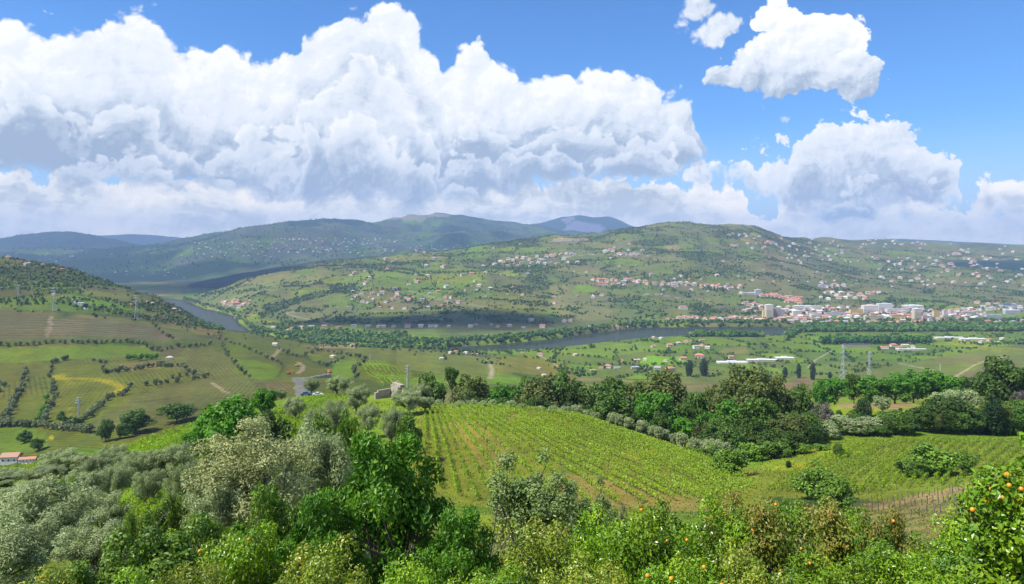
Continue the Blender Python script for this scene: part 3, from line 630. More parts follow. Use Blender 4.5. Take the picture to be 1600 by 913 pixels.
def mesh_from(name, verts, faces, mats=None, smooth=False, attrs=None, mat_index=None):
    """verts (n,3); faces (m,k) one k per call or a list of arrays"""
    me = bpy.data.meshes.new(name)
    groups = faces if isinstance(faces, list) else [faces]
    groups = [np.asarray(g, np.int32) for g in groups if len(g)]
    nv = len(verts); me.vertices.add(nv); me.vertices.foreach_set('co', np.asarray(verts, np.float32).ravel())
    nl = sum(g.size for g in groups); nf = sum(len(g) for g in groups)
    me.loops.add(nl); me.loops.foreach_set('vertex_index', np.concatenate([g.ravel() for g in groups]))
    tot = np.concatenate([np.full(len(g), g.shape[1], np.int32) for g in groups]); st = np.concatenate([[0], np.cumsum(tot)[:-1]]).astype(np.int32)
    me.polygons.add(nf); me.polygons.foreach_set('loop_start', st); me.polygons.foreach_set('loop_total', tot)
    me.polygons.foreach_set('use_smooth', np.full(nf, bool(smooth)))
    if mat_index is not None: me.polygons.foreach_set('material_index', np.asarray(mat_index, np.int32))
    for k, (dom, typ, arr) in (attrs or {}).items():
        a = me.attributes.new(k, typ, dom); a.data.foreach_set('color' if 'COLOR' in typ else 'value', np.asarray(arr, np.float32).ravel())
    for m in (mats or []): me.materials.append(m)
    me.update(calc_edges=True)
    return me
def link(name, me, parent=None, loc=None, rz=0.0, sc=None, **props):
    o = bpy.data.objects.new(name, me); COL.objects.link(o)
    if parent is not None: o.parent = parent
    if loc is not None: o.location = loc
    if rz: o.rotation_euler = (0, 0, rz)
    if sc is not None: o.scale = sc if isinstance(sc, tuple) else (sc, sc, sc)
    for k, v in props.items():
        if v: o[k] = v
    return o

idx = np.arange(NR * NC).reshape(NR, NC)
quads = np.stack([idx[:-1, :-1], idx[:-1, 1:], idx[1:, 1:], idx[1:, :-1]], -1).reshape(-1, 4)
tv = np.stack([XX, YY, ZZ], -1).reshape(-1, 3)
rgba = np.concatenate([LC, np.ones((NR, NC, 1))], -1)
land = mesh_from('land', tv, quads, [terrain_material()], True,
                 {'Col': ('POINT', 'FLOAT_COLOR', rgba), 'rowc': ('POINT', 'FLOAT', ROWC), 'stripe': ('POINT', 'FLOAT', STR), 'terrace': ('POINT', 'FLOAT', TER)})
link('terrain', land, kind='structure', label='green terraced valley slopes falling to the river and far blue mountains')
# ground behind and beside the eye, so the place does not end at the frame
def skirt():
    v = []; f = []
    ring = [(-26500, -3000), (26500, -3000), (26500, 20550), (-26500, 20550)]
    m, T, b, out = new_mat('outer_land'); b.inputs['Base Color'].default_value = (0.06, 0.08, 0.035, 1); b.inputs['Roughness'].default_value = 0.95
    n = T.noise(T.node('ShaderNodeNewGeometry').outputs['Position'], 0.004, 6, 0.6)
    T.l.new(T.mix(n, (0.035, 0.055, 0.02), (0.14, 0.14, 0.06)), b.inputs['Base Color'])
    me = mesh_from('ground', np.array([(x, y, -45.0) for x, y in ring]), np.array([[0, 1, 2, 3]]), [m])
    link('ground', me, kind='structure')
    # terrace the viewer stands on
    me = mesh_from('ground_terrace', np.array([(-60, -40, 278.25), (60, -40, 278.25), (3.0, 1.3, 278.28), (-3.0, 1.3, 278.28)]), np.array([[0, 1, 2, 3]]), [m])
    link('ground_terrace', me, kind='structure')
skirt()
def water():
    m, T, b, out = new_mat('river_water')
    P = T.node('ShaderNodeNewGeometry').outputs['Position']
    n = T.noise(P, 0.25, 4, 0.6); n2 = T.noise(P, 0.02, 3, 0.5)
    b.inputs['Base Color'].default_value = (0.022, 0.032, 0.024, 1); b.inputs['Roughness'].default_value = 0.2; b.inputs['Specular IOR Level'].default_value = 0.15; b.inputs['IOR'].default_value = 1.33
    bu = T.node('ShaderNodeBump'); bu.inputs['Strength'].default_value = 0.05; bu.inputs['Distance'].default_value = 0.3
    T.l.new(T.m('ADD', n, T.m('MULTIPLY', n2, 1.0)), bu.inputs['Height']); T.l.new(bu.outputs[0], b.inputs['Normal'])
    df = T.node('ShaderNodeBsdfDiffuse'); T.l.new(T.mix(n2, (0.030, 0.042, 0.026), (0.048, 0.058, 0.038)), df.inputs[0])
    mx = T.node('ShaderNodeMixShader'); mx.inputs[0].default_value = 0.42
    T.l.new(df.outputs[0], mx.inputs[1]); T.l.new(b.outputs[0], mx.inputs[2]); T.l.new(mx.outputs[0], out.inputs[0])
    xs = np.linspace(-600, 3000, 120); ys = np.linspace(0, 1, 8)
    Y0 = np.interp(xs, *zip(*YN)) - 120; Y1_ = np.interp(xs, *zip(*YF)) + 160
    Yw = Y0[None] + (Y1_ - Y0)[None] * ys[:, None]; Xw = (xs[None] - CX) / FPX * Yw
    i = np.arange(Yw.size).reshape(Yw.shape); q = np.stack([i[:-1, :-1], i[:-1, 1:], i[1:, 1:], i[1:, :-1]], -1).reshape(-1, 4)
    me = mesh_from('river', np.stack([Xw, Yw, np.zeros_like(Xw)], -1).reshape(-1, 3), q, [m], True)
    link('river', me, kind='structure', label='grey green river winding below the vineyard hills')
water()

# ------------------------------------------------------------------ plants
def leaf_material(name, cols_, trans=0.35, rough=0.5, spec=0.35, vary=0.25, tip=None):
    m, T, b, out = new_mat(name)
    at = T.node('ShaderNodeAttribute', attribute_name='tone'); oi = T.node('ShaderNodeObjectInfo')
    r = T.node('ShaderNodeValToRGB'); T.l.new(at.outputs['Fac'], r.inputs[0]); cr = r.color_ramp
    cr.elements[0].position = 0; cr.elements[0].color = cols_[0] + (1,)
    cr.elements[1].position = 1; cr.elements[1].color = cols_[-1] + (1,)
    for i, c in enumerate(cols_[1:-1]):
        e = cr.elements.new((i + 1) / (len(cols_) - 1)); e.color = c + (1,)
    P = T.node('ShaderNodeNewGeometry').outputs['Position']
    n = T.noise(P, 0.9, 3, 0.6)
    k = T.m('ADD', T.lin(oi.outputs['Random'], 0, 1, 1 - vary, 1 + vary), T.lin(n, 0.3, 0.7, -0.18, 0.18))
    c = T.mix(1.0, r.outputs[0], T.xyz(k, k, T.m('MULTIPLY', k, 0.9)), 'MULTIPLY')
    T.l.new(c, b.inputs['Base Color']); b.inputs['Roughness'].default_value = rough; b.inputs['Specular IOR Level'].default_value = spec
    if trans:
        tr = T.node('ShaderNodeBsdfTranslucent'); T.l.new(T.mix(1.0, c, (1.35, 1.5, 0.6), 'MULTIPLY'), tr.inputs[0])
        mx = T.node('ShaderNodeMixShader'); mx.inputs[0].default_value = trans
        T.l.new(b.outputs[0], mx.inputs[1]); T.l.new(tr.outputs[0], mx.inputs[2]); T.l.new(mx.outputs[0], out.inputs[0])
    return m
def bark_material(name, a, b_):
    m, T, b, out = new_mat(name)
    P = T.node('ShaderNodeNewGeometry').outputs['Position']
    T.l.new(T.mix(T.noise(T.vm('MULTIPLY', P, (9, 9, 2)), 1.0, 5, 0.65), a, b_), b.inputs['Base Color']); b.inputs['Roughness'].default_value = 0.9
    return m
G = lambda *a: tuple(a)
LM = {
    'cherry': leaf_material('cherry_leaf', [(0.022, 0.07, 0.007), (0.045, 0.135, 0.010), (0.085, 0.215, 0.014), (0.21, 0.37, 0.028)], 0.22, 0.45, 0.28, 0.05),
    'citrus': leaf_material('citrus_leaf', [(0.045, 0.120, 0.008), (0.105, 0.235, 0.010), (0.21, 0.36, 0.014), (0.38, 0.48, 0.02)], 0.22, 0.34, 0.5, 0.15),
    'citrus_yellow': leaf_material('yellowing_citrus_leaf', [(0.06, 0.14, 0.015), (0.14, 0.24, 0.02), (0.26, 0.33, 0.03), (0.46, 0.40, 0.05)], 0.22, 0.36, 0.5, 0.15),
    'pale': leaf_material('pale_green_leaf', [(0.07, 0.12, 0.035), (0.13, 0.20, 0.06), (0.20, 0.28, 0.09), (0.30, 0.36, 0.14)], 0.22, 0.55, 0.3, 0.1),
    'green': leaf_material('bush_leaf', [(0.035, 0.085, 0.010), (0.07, 0.15, 0.013), (0.12, 0.22, 0.018), (0.21, 0.32, 0.026)], 0.22, 0.45, 0.4, 0.2),
    'rusty': leaf_material('rusty_green_leaf', [(0.05, 0.13, 0.015), (0.10, 0.22, 0.02), (0.20, 0.25, 0.03), (0.38, 0.20, 0.06)], 0.22, 0.45, 0.4, 0.1),
    'olive': leaf_material('olive_leaf', [(0.11, 0.15, 0.062), (0.20, 0.25, 0.11), (0.30, 0.36, 0.17), (0.43, 0.49, 0.27)], 0.2, 0.5, 0.4, 0.12),
    'olive_dark': leaf_material('hedge_olive_leaf', [(0.07, 0.095, 0.042), (0.115, 0.145, 0.065), (0.17, 0.205, 0.10), (0.26, 0.30, 0.16)], 0.2, 0.5, 0.4, 0.25),
    'olive_pale': leaf_material('flowering_olive_leaf', [(0.13, 0.16, 0.055), (0.23, 0.26, 0.10), (0.35, 0.375, 0.165), (0.50, 0.50, 0.26)], 0.2, 0.5, 0.4, 0.08),
    'wood_dark': leaf_material('dark_woodland_leaf', [(0.022, 0.055, 0.010), (0.044, 0.102, 0.014), (0.080, 0.150, 0.020), (0.135, 0.21, 0.03)], 0.25, 0.55, 0.3, 0.35),
    'wood_bright': leaf_material('bright_woodland_leaf', [(0.03, 0.10, 0.012), (0.06, 0.18, 0.016), (0.10, 0.26, 0.020), (0.17, 0.34, 0.03)], 0.3, 0.55, 0.3, 0.25),
    'wood_brown': leaf_material('eucalypt_leaf', [(0.040, 0.062, 0.016), (0.080, 0.115, 0.026), (0.130, 0.165, 0.038), (0.20, 0.205, 0.055)], 0.25, 0.55, 0.3, 0.2),
    'purple': leaf_material('bare_purple_twig', [(0.09, 0.075, 0.07), (0.15, 0.125, 0.115), (0.22, 0.185, 0.165), (0.27, 0.24, 0.19)], 0.1, 0.7, 0.2, 0.1),
    'cypress': leaf_material('cypress_leaf', [(0.012, 0.035, 0.014), (0.022, 0.055, 0.018), (0.036, 0.08, 0.024), (0.06, 0.11, 0.03)], 0.1, 0.6, 0.2, 0.15),
    'vine': leaf_material('vine_leaf', [(0.09, 0.17, 0.015), (0.16, 0.27, 0.018), (0.25, 0.37, 0.022), (0.36, 0.45, 0.03)], 0.4, 0.45, 0.3, 0.12),
    'grass': leaf_material('weed_leaf', [(0.09, 0.15, 0.02), (0.14, 0.21, 0.025), (0.19, 0.26, 0.03), (0.30, 0.31, 0.05)], 0.3, 0.6, 0.2, 0.1),
}
BARK = bark_material('bark', (0.07, 0.055, 0.04), (0.17, 0.14, 0.11)); BARK_PALE = bark_material('olive_bark', (0.10, 0.09, 0.075), (0.24, 0.22, 0.19))
def unit(v): return v / (np.linalg.norm(v, axis=-1, keepdims=True) + 1e-9)
def tubes(paths, sides=6):
    """paths: list of (points (n,3), radii (n))"""
    V, F, off = [], [], 0
    for pts, rad in paths:
        pts = np.asarray(pts, float); n = len(pts)
        d = unit(np.gradient(pts, axis=0)); ref = np.where(np.abs(d[:, 2:3]) > 0.9, [[1, 0, 0]], [[0, 0, 1]])
        a = unit(np.cross(d, ref)); b = np.cross(d, a); t = np.arange(sides) * 2 * math.pi / sides
        ring = pts[:, None] + (a[:, None] * np.cos(t)[None, :, None] + b[:, None] * np.sin(t)[None, :, None]) * np.asarray(rad)[:, None, None]
        V.append(ring.reshape(-1, 3)); i = np.arange(n * sides).reshape(n, sides) + off; j = np.roll(i, -1, 1)
        F.append(np.stack([i[:-1], j[:-1], j[1:], i[1:]], -1).reshape(-1, 4)); off += n * sides
    return np.concatenate(V), np.concatenate(F)
def leaves(C_, n, L_, W_, r, droop=0.0, up=0.35, shell=0.55, flat=1.0, fold=0.18, jitter=1.0):
    """C_: (k,4+) clump centres and radii. Returns quads of single leaves or sprays"""
    C_ = np.asarray(C_, float); w = C_[:, 3] ** 2; ci = r.choice(len(C_), n, p=w / w.sum())
    d = unit(r.normal(size=(n, 3)) + [0, 0, up]); rad = C_[ci, 3] * (shell + (1.06 - shell) * r.random(n) ** 0.6) * (1 + 0.10 * r.normal(size=n))
    p = C_[ci, :3] + d * rad[:, None] * [1, 1, flat]
    nrm = unit(d + r.normal(size=(n, 3)) * 0.55 * jitter + [0, 0, 0.35])
    ax = unit(np.cross(nrm, r.normal(size=(n, 3)))); ax = unit(ax + [0, 0, -droop] + d * 0.25)
    bx = unit(np.cross(nrm, ax)); s = (0.7 + 0.6 * r.random(n))[:, None]
    a = ax * L_ * 0.5 * s; b = bx * W_ * 0.5 * s; q = unit(np.cross(ax, bx)) * W_ * fold * s
    V = np.stack([p - a, p + b * 1.0 + q, p + a, p - b + q], 1).reshape(-1, 3)
    F = np.arange(n * 4).reshape(n, 4)
    hs = (p[:, 2] - p[:, 2].min()) / (np.ptp(p[:, 2]) + 1e-6)
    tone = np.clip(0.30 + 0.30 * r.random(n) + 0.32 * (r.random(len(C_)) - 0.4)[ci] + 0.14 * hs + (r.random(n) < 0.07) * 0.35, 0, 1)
    return V, F, tone
def crown_clumps(r, cz, R_, H_, k, size=(0.26, 0.42), squash=1.0, taper=0.0, lop=0.25):
    """irregular crown: clump centres inside an ellipsoid, pushed to its outside"""
    out = []
    o = r.normal(size=3) * lop * R_ * 0.4
    for i in range(k):
        d = unit(r.normal(size=3)); q = r.random() ** 0.45
        x, y, z = d * q; rr = 1 - taper * max(z, -0.6) * 0.8
        s = R_ * (size[0] + (size[1] - size[0]) * r.random()) * (1.1 - 0.45 * q)
        out.append((x * R_ * 0.78 * rr + o[0] * q, y * R_ * 0.78 * rr + o[1] * q, cz + z * H_ * 0.5 * 0.8, s * squash))
    return np.array(out)
def wood_for(C_, r, base_r, cz_lo, forks=9, sides=6, trunkless=False, lean=0.1, stems=1):
    paths = []; top = C_[:, 2].max()
    for s_ in range(stems):
        ox, oy = (r.normal(size=2) * (0.25 if stems > 1 else 0.0))
        fk = np.array([r.normal() * lean + ox * 2, r.normal() * lean + oy * 2, cz_lo])
        t = np.linspace(0, 1, 5)[:, None]; p0 = np.array([ox, oy, -0.35])
        pts = p0 + (fk - p0) * t + r.normal(size=(5, 3)) * [0.04, 0.04, 0] * cz_lo * 0.3; pts[0] = p0
        paths.append((pts, base_r * np.linspace(1.35, 0.8, 5) / (1 if stems == 1 else 1.5)))
        sel = C_[r.permutation(len(C_))[:forks]]
        for c in sel:
            m_ = (fk + c[:3]) / 2 + r.normal(size=3) * 0.12 * np.linalg.norm(c[:3] - fk)
            pts2 = np.array([pts[-1], m_, c[:3], c[:3] + (c[:3] - m_) * 0.25])
            paths.append((pts2, base_r * np.array([0.55, 0.36, 0.18, 0.05])))
            # twigs
            for _ in range(2):
                e = c[:3] + unit(r.normal(size=3)) * c[3] * 0.9
                paths.append((np.array([m_, (m_ + e) / 2 + r.normal(size=3) * 0.05, e]), base_r * np.array([0.2, 0.12, 0.03])))
    return tubes(paths, sides)
PROTO = {}
def proto(key, mat, H_, R_, k, n, L_, W_, seed, cz=None, crownH=None, bark=None, base_r=None, size=(0.26, 0.42), lod=False, forks=9, stems=1, **kw):
    r = np.random.default_rng(seed)
    crownH = crownH or H_ * 0.8; cz = cz or H_ - crownH * 0.5
    ck = {q: kw.pop(q) for q in ('squash', 'taper', 'lop') if q in kw}
    C_ = crown_clumps(r, cz, R_, crownH, k, size, **ck)
    C_[:, 2] = np.maximum(C_[:, 2], C_[:, 3] * 0.7 + (0.1 if H_ < 5 else 0.4))
    V, F, t = leaves(C_, n, L_, W_, r, **kw)
    V[:, 2] *= H_ / V[:, 2].max() if V[:, 2].max() > 0 else 1
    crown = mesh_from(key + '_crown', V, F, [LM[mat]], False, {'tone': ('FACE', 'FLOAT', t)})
    tv_, tf_ = wood_for(C_, r, base_r or H_ * 0.022, max(0.3, cz - crownH * 0.42), forks, 6 if not lod else 4, stems=stems)
    trunk = mesh_from(key + '_trunk', tv_, tf_, [bark or BARK], True)
    PROTO.setdefault(key, []).append((crown, trunk, H_, R_, C_))
    return crown, trunk
# close ones, leaf by leaf
proto('cherry', 'cherry', 5.2, 2.0, 74, 19000, 0.125, 0.052, 11, droop=1.0, crownH=4.9, size=(0.13, 0.25), lop=0.6, shell=0.35, base_r=0.09, forks=22, fold=0.22)
for i in range(3): proto('orange', 'citrus', 3.2, 1.6, 34, 9000, 0.095, 0.048, 21 + i, crownH=2.9, size=(0.22, 0.36), shell=0.45, base_r=0.07, forks=12, fold=0.2)
for i in range(2): proto('lemon', 'citrus_yellow', 3.2, 1.6, 34, 9000, 0.09, 0.045, 31 + i, crownH=2.9, size=(0.22, 0.36), shell=0.45, base_r=0.07, forks=12, fold=0.2)
proto('pale', 'pale', 5.0, 1.5, 50, 17000, 0.085, 0.042, 41, crownH=4.4, size=(0.16, 0.28), shell=0.15, base_r=0.06, forks=26, stems=3)
for i in range(2): proto('bush', 'green', 3.0, 1.5, 30, 8000, 0.12, 0.07, 51 + i, crownH=2.8, size=(0.24, 0.38), shell=0.35, base_r=0.06, forks=12, stems=2)
proto('rusty', 'rusty', 2.6, 1.4, 30, 8000, 0.08, 0.045, 55, crownH=2.4, size=(0.22, 0.34), shell=0.3, base_r=0.05, forks=12, stems=3)
proto('tall_orange', 'citrus', 4.0, 1.25, 50, 26000, 0.10, 0.055, 57, crownH=3.9, size=(0.30, 0.46), shell=0.5, base_r=0.08, forks=12, fold=0.2)
# olives at thirty to a hundred metres: sprays of leaves
for i in range(2): proto('olive_near', 'olive', 6.0, 3.2, 60, 26000, 0.20, 0.055, 61 + i, crownH=5.2, size=(0.17, 0.30), shell=0.3, base_r=0.22, bark=BARK_PALE, forks=16)
proto('olive_pale', 'olive_pale', 8.0, 3.7, 80, 30000, 0.18, 0.062, 68, crownH=7.2, size=(0.17, 0.28), lop=0.1, shell=0.35, base_r=0.25, bark=BARK_PALE, forks=18)
# woods at 120 to 450 m
for i in range(3): proto('dark', 'wood_dark', 10, 5.2, 42, 4200, 0.62, 0.42, 71 + i, crownH=9.4, size=(0.22, 0.38), shell=0.55, lod=True)
for i in range(2): proto('bright', 'wood_bright', 10, 4.4, 40, 4200, 0.55, 0.40, 75 + i, crownH=9.7, size=(0.22, 0.38), shell=0.55, lod=True)
for i in range(2): proto('brown', 'wood_brown', 12, 4.8, 44, 4400, 0.55, 0.36, 78 + i, crownH=10.4, size=(0.24, 0.38), shell=0.5, lod=True)
for i in range(2): proto('olive', 'olive', 6, 3.2, 30, 3000, 0.42, 0.22, 81 + i, crownH=5.3, size=(0.24, 0.40), shell=0.5, bark=BARK_PALE, lod=True)
proto('purple', 'purple', 7, 3.4, 36, 3200, 0.45, 0.12, 85, crownH=6.4, size=(0.2, 0.34), shell=0.2, lod=True)
proto('shrub', 'green', 4.5, 3.2, 34, 4200, 0.36, 0.24, 87, crownH=4.3, size=(0.22, 0.38), shell=0.45, lod=True, stems=2)
proto('shrub', 'green', 4.5, 3.2, 34, 4600, 0.34, 0.22, 88, crownH=4.3, size=(0.20, 0.34), shell=0.45, lod=True, stems=2)
proto('pine', 'wood_dark', 10, 2.4, 16, 1300, 0.5, 0.2, 89, crownH=4.6, size=(0.22, 0.36), shell=0.3, lod=True, forks=12)
def cypress(key, H_, R_, seed, n, L_):
    r = np.random.default_rng(seed); zs = np.linspace(0.06, 0.97, 22)
    C_ = np.array([(r.normal() * R_ * 0.12, r.normal() * R_ * 0.12, z * H_, R_ * (math.sin(math.pi * min(1, z * 0.85 + 0.12)) ** 0.6) * (0.9 + 0.2 * r.random()) + 0.05) for z in zs])
    V, F, t = leaves(C_, n, L_, L_ * 0.4, r, droop=-1.2, shell=0.7)
    V[:, 2] = np.maximum(V[:, 2], 0.15)
    crown = mesh_from(key + '_crown', V, F, [LM['cypress']], False, {'tone': ('FACE', 'FLOAT', t)})
    tv_, tf_ = tubes([(np.array([[0, 0, -0.4], [0, 0, H_ * 0.5], [0, 0, H_ * 0.9]]), [R_ * 0.16, R_ * 0.1, 0.03])], 5)
    PROTO.setdefault(key, []).append((crown, mesh_from(key + '_trunk', tv_, tf_, [BARK], True), H_, R_, C_))
cypress('cypress', 14, 1.5, 91, 2200, 0.7); cypress('cypress_fat', 11, 2.6, 92, 2600, 0.7)
# hillside trees at 450 m and more
for i in range(3): proto('olive_far', 'olive_dark', 5, 3.0, 14, 420, 0.95, 0.6, 101 + i, crownH=4.6, size=(0.34, 0.5), shell=0.5, bark=BARK_PALE, lod=True, forks=4)
for i in range(2): proto('dark_far', 'wood_dark', 8, 4.0, 16, 480, 1.3, 0.9, 105 + i, crownH=7.2, size=(0.32, 0.5), shell=0.5, lod=True, forks=4)
proto('bright_far', 'wood_bright', 7, 3.8, 16, 480, 1.2, 0.85, 108, crownH=6.4, size=(0.32, 0.5), shell=0.5, lod=True, forks=4)

ONES = 'first second third fourth fifth sixth seventh eighth ninth tenth eleventh twelfth thirteenth fourteenth fifteenth sixteenth seventeenth eighteenth nineteenth'.split()
TENS = {20: 'twent', 30: 'thirt', 40: 'fort', 50: 'fift', 60: 'sixt', 70: 'sevent', 80: 'eight', 90: 'ninet'}
def ordinal(n):
    if n < 20: return ONES[n - 1]
    if n >= 100: return 'hundred-and-' + ordinal(n - 100) if n > 100 else 'hundredth'
    t, u = n // 10 * 10, n % 10
    return TENS[t] + 'ieth' if u == 0 else TENS[t] + 'y-' + ONES[u - 1]
def numbered(lst, fmt):
    """label a row of alike things by their place, left to right"""
    lst = sorted(lst, key=lambda o: o.location.x / max(o.location.y, 1))
    for i, o in enumerate(lst):
        o['label'] = fmt.format(n=ordinal(i + 1), c=o.get('look', '')).replace('  ', ' ').strip()
        if 'look' in o: del o['look']
KNAME = {'cherry': ('cherry_tree', 'tree'), 'orange': ('orange_tree', 'orange tree'), 'tall_orange': ('orange_tree', 'orange tree'), 'lemon': ('lemon_tree', 'lemon tree'), 'pale': ('quince_tree', 'tree'), 'bush': ('leafy_shrub', 'shrub'), 'rusty': ('leafy_shrub', 'shrub'),
         'olive_near': ('olive_tree', 'olive tree'), 'olive_pale': ('olive_tree', 'olive tree'), 'olive': ('olive_tree', 'olive tree'), 'olive_far': ('olive_tree', 'olive tree'), 'dark': ('broadleaf_tree', 'tree'), 'bright': ('broadleaf_tree', 'tree'), 'dark_far': ('broadleaf_tree', 'tree'),
         'bright_far': ('broadleaf_tree', 'tree'), 'brown': ('eucalyptus_tree', 'tree'), 'purple': ('bare_tree', 'tree'), 'shrub': ('leafy_shrub', 'shrub'), 'pine': ('pine_tree', 'pine tree'), 'cypress': ('cypress_tree', 'cypress'), 'cypress_fat': ('cypress_tree', 'cypress')}
LOOK = {'dark': 'dark green', 'dark_far': 'dark green', 'bright': 'bright green', 'bright_far': 'bright green', 'brown': 'tall brownish green', 'olive': 'grey olive', 'olive_far': 'grey olive', 'shrub': 'leafy green shrub', 'pine': 'dark pine', 'purple': 'purplish bare', 'cypress': 'dark cypress', 'cypress_fat': 'stout dark cypress'}
prng = np.random.default_rng(99)
def put_tree(key, x, y, H_=None, W_=None, label=None, group=None, z=None, rz=None, variant=None, single=False):
    P_ = PROTO[key]; crown, trunk, h0, r0, C_ = P_[prng.integers(len(P_)) if variant is None else variant]
    z = float(ground(x, y)) if z is None else z
    sz = (H_ or h0) / h0; sx = (W_ / (2 * r0)) if W_ else sz
    rz = prng.random() * 6.283 if rz is None else rz
    nm, cat = KNAME[key]
    root = bpy.data.objects.new(nm, None); COL.objects.link(root)
    root.location = (x, y, z - 0.05 * sz); root.rotation_euler = (0, 0, rz); root.scale = (sx, sx, sz)
    root['category'] = cat
    if label: root['label'] = label
    if group: root['group'] = group
    link('crown', crown, root); link('trunk', trunk, root)
    return root

# ------------------------------------------------------------------ trees in the foreground: placed by column, depth and the row their top reaches
def by_top(key, px, top, Y, wpx=None, label=None, group=None, hmax=None, **kw):
    x = (px - CX) / FPX * Y; g = float(ground(x, Y)); zt = CZ - (top - HY) / FPX * Y
    h = max(1.2, zt - g)
    if hmax: h = min(h, hmax)
    w = wpx * Y / FPX if wpx else None
    if w and key in ('dark', 'bright', 'brown'): w = max(w, 0.78 * h)
    return put_tree(key, x, Y, h, w, label, group, **kw)
FG = [
 ('cherry', 612, 644, 16.0, 285, 'young cherry tree with glossy drooping leaves, tallest in the lower middle'),
 ('cherry', 500, 745, 14.0, 190, 'lower cherry tree with drooping leaves left of the tallest cherry tree'),
 ('cherry', 720, 770, 13.0, 190, 'low cherry tree with drooping leaves right of the tallest cherry tree'),
 ('bush', 262, 766, 38.0, 70, 'fresh green bush at the top of the grass strip'),
 ('bush', 98, 742, 52.0, 50, 'fresh green bush among the left olive trees'),
 ('bush', 205, 790, 27.0, 80, 'bright green bush left of the grass strip'),
 ('orange', 270, 822, 20.0, 110, 'bright citrus bush below the grass strip'),
 ('lemon', 350, 830, 17.0, 120, 'yellow green bush under the large pale olive'),
 ('pale', 832, 688, 20.0, 190, 'airy pale green tree with small leaves in front of the vineyard'),
 ('pale', 920, 735, 22.0, 120, 'smaller airy pale green tree on the right of its taller twin'),
 ('tall_orange', 1626, 636, 10.2, 270, 'orange tree full of ripe oranges at the right edge'),
 ('olive_pale', 398, 644, 38.0, 240, 'large pale flowering olive tree left of the cherry tree'),
 ('olive_near', 478, 655, 46.0, 170, 'grey green olive tree just behind the large pale flowering olive'),
 ('olive_near', 330, 742, 36.0, 130, 'low grey olive tree beneath the large pale flowering olive'),
 ('olive_near', 60, 752, 30.0, 230, 'broad silver olive tree in the lower left corner'),
 ('olive_near', -10, 800, 24.0, 210, 'silver olive tree cut by the left edge at the bottom'),
 ('olive_near', 150, 815, 27.0, 150, 'small silver olive tree below the grass strip'),
 ('olive_near', 160, 766, 40.0, 110, 'sparse silver olive tree left of the grass strip'),
 ('bush', 215, 818, 15.5, 200, 'dark green leafy shrub below the grass strip'),
 ('bush', 318, 790, 17.5, 170, 'leafy green shrub below the large pale olive'),
 ('bush', 120, 862, 13.0, 170, 'leafy green shrub in front of the silver olive trees'),
 ('bush', 420, 742, 19.0, 120, 'bright leafy shrub between the pale olive and the cherry tree'),
 ('lemon', 60, 880, 11.5, 190, 'yellowish citrus bush in the lower left corner'),
 ('lemon', 505, 838, 12.0, 190, 'yellow tinged citrus bush left of the low cherry trees'),
 ('lemon', 300, 872, 12.0, 160, 'yellow tinged citrus bush below the dark green shrub'),
 ('orange', 395, 798, 14.0, 180, 'green citrus tree below the large pale olive'),
 ('orange', 200, 880, 11.0, 180, 'green citrus bush along the lower left edge'),
 ('orange', 640, 862, 10.5, 180, 'green citrus bush at the foot of the tallest cherry tree'),
 ('lemon', 838, 800, 14.5, 190, 'yellow green citrus tree under the airy pale tree'),
 ('orange', 780, 868, 10.5, 190, 'green citrus bush right of the low cherry tree'),
 ('orange', 930, 778, 16.0, 170, 'citrus tree with scattered fruit below the vineyard'),
 ('lemon', 920, 862, 11.0, 190, 'yellow green citrus bush at the bottom below the vineyard'),
 ('orange', 1010, 780, 14.0, 190, 'citrus tree with small oranges near the bottom centre right'),
 ('orange', 1060, 858, 11.0, 200, 'bright citrus bush along the bottom, right of centre'),
 ('orange', 1110, 760, 16.5, 190, 'glossy orange tree on the slope before the vineyard dip'),
 ('rusty', 1195, 762, 16.0, 170, 'orange tree with rusty tips beside the glossy orange tree'),
 ('lemon', 1180, 856, 11.5, 190, 'yellowish citrus bush below the rusty tipped tree'),
 ('rusty', 1290, 762, 17.0, 180, 'red tinged green shrub below the round vineyard bush'),
 ('orange', 1300, 850, 12.0, 190, 'bright citrus bush below the red tinged shrub'),
 ('rusty', 1372, 780, 15.5, 130, 'olive green shrub with reddish shoots left of the vine posts'),
 ('orange', 1415, 842, 13.0, 190, 'bright citrus tree below the row of vine posts'),
 ('orange', 1500, 792, 15.0, 190, 'citrus tree between the vine posts and the fruit laden tree'),
 ('bush', 1560, 850, 11.5, 190, 'leafy green shrub at the foot of the fruit laden orange tree'),
 ('orange', 1450, 872, 11.0, 180, 'low citrus bush at the bottom right'),
 ('bush', 1045, 776, 22.0, 110, 'leafy green shrub at the near corner of the central vineyard'),
 ('rusty', 1150, 764, 22.0, 120, 'reddish green shrub in the dip below the central vineyard'),
 ('bush', 1240, 768, 22.0, 120, 'leafy green shrub below the round vineyard bush'),
 ('orange', 1330, 776, 20.0, 120, 'green citrus tree left of the vine posts'),
 ('bush', 975, 800, 20.0, 110, 'leafy shrub beside the small grey bare bush')]
fruit_trees = []
for key, px, top, Y, w, lab in FG:
    o = by_top(key, px, top, Y, w, lab)
    if key in ('tall_orange', 'orange', 'lemon', 'rusty'): fruit_trees.append((o, key, px))
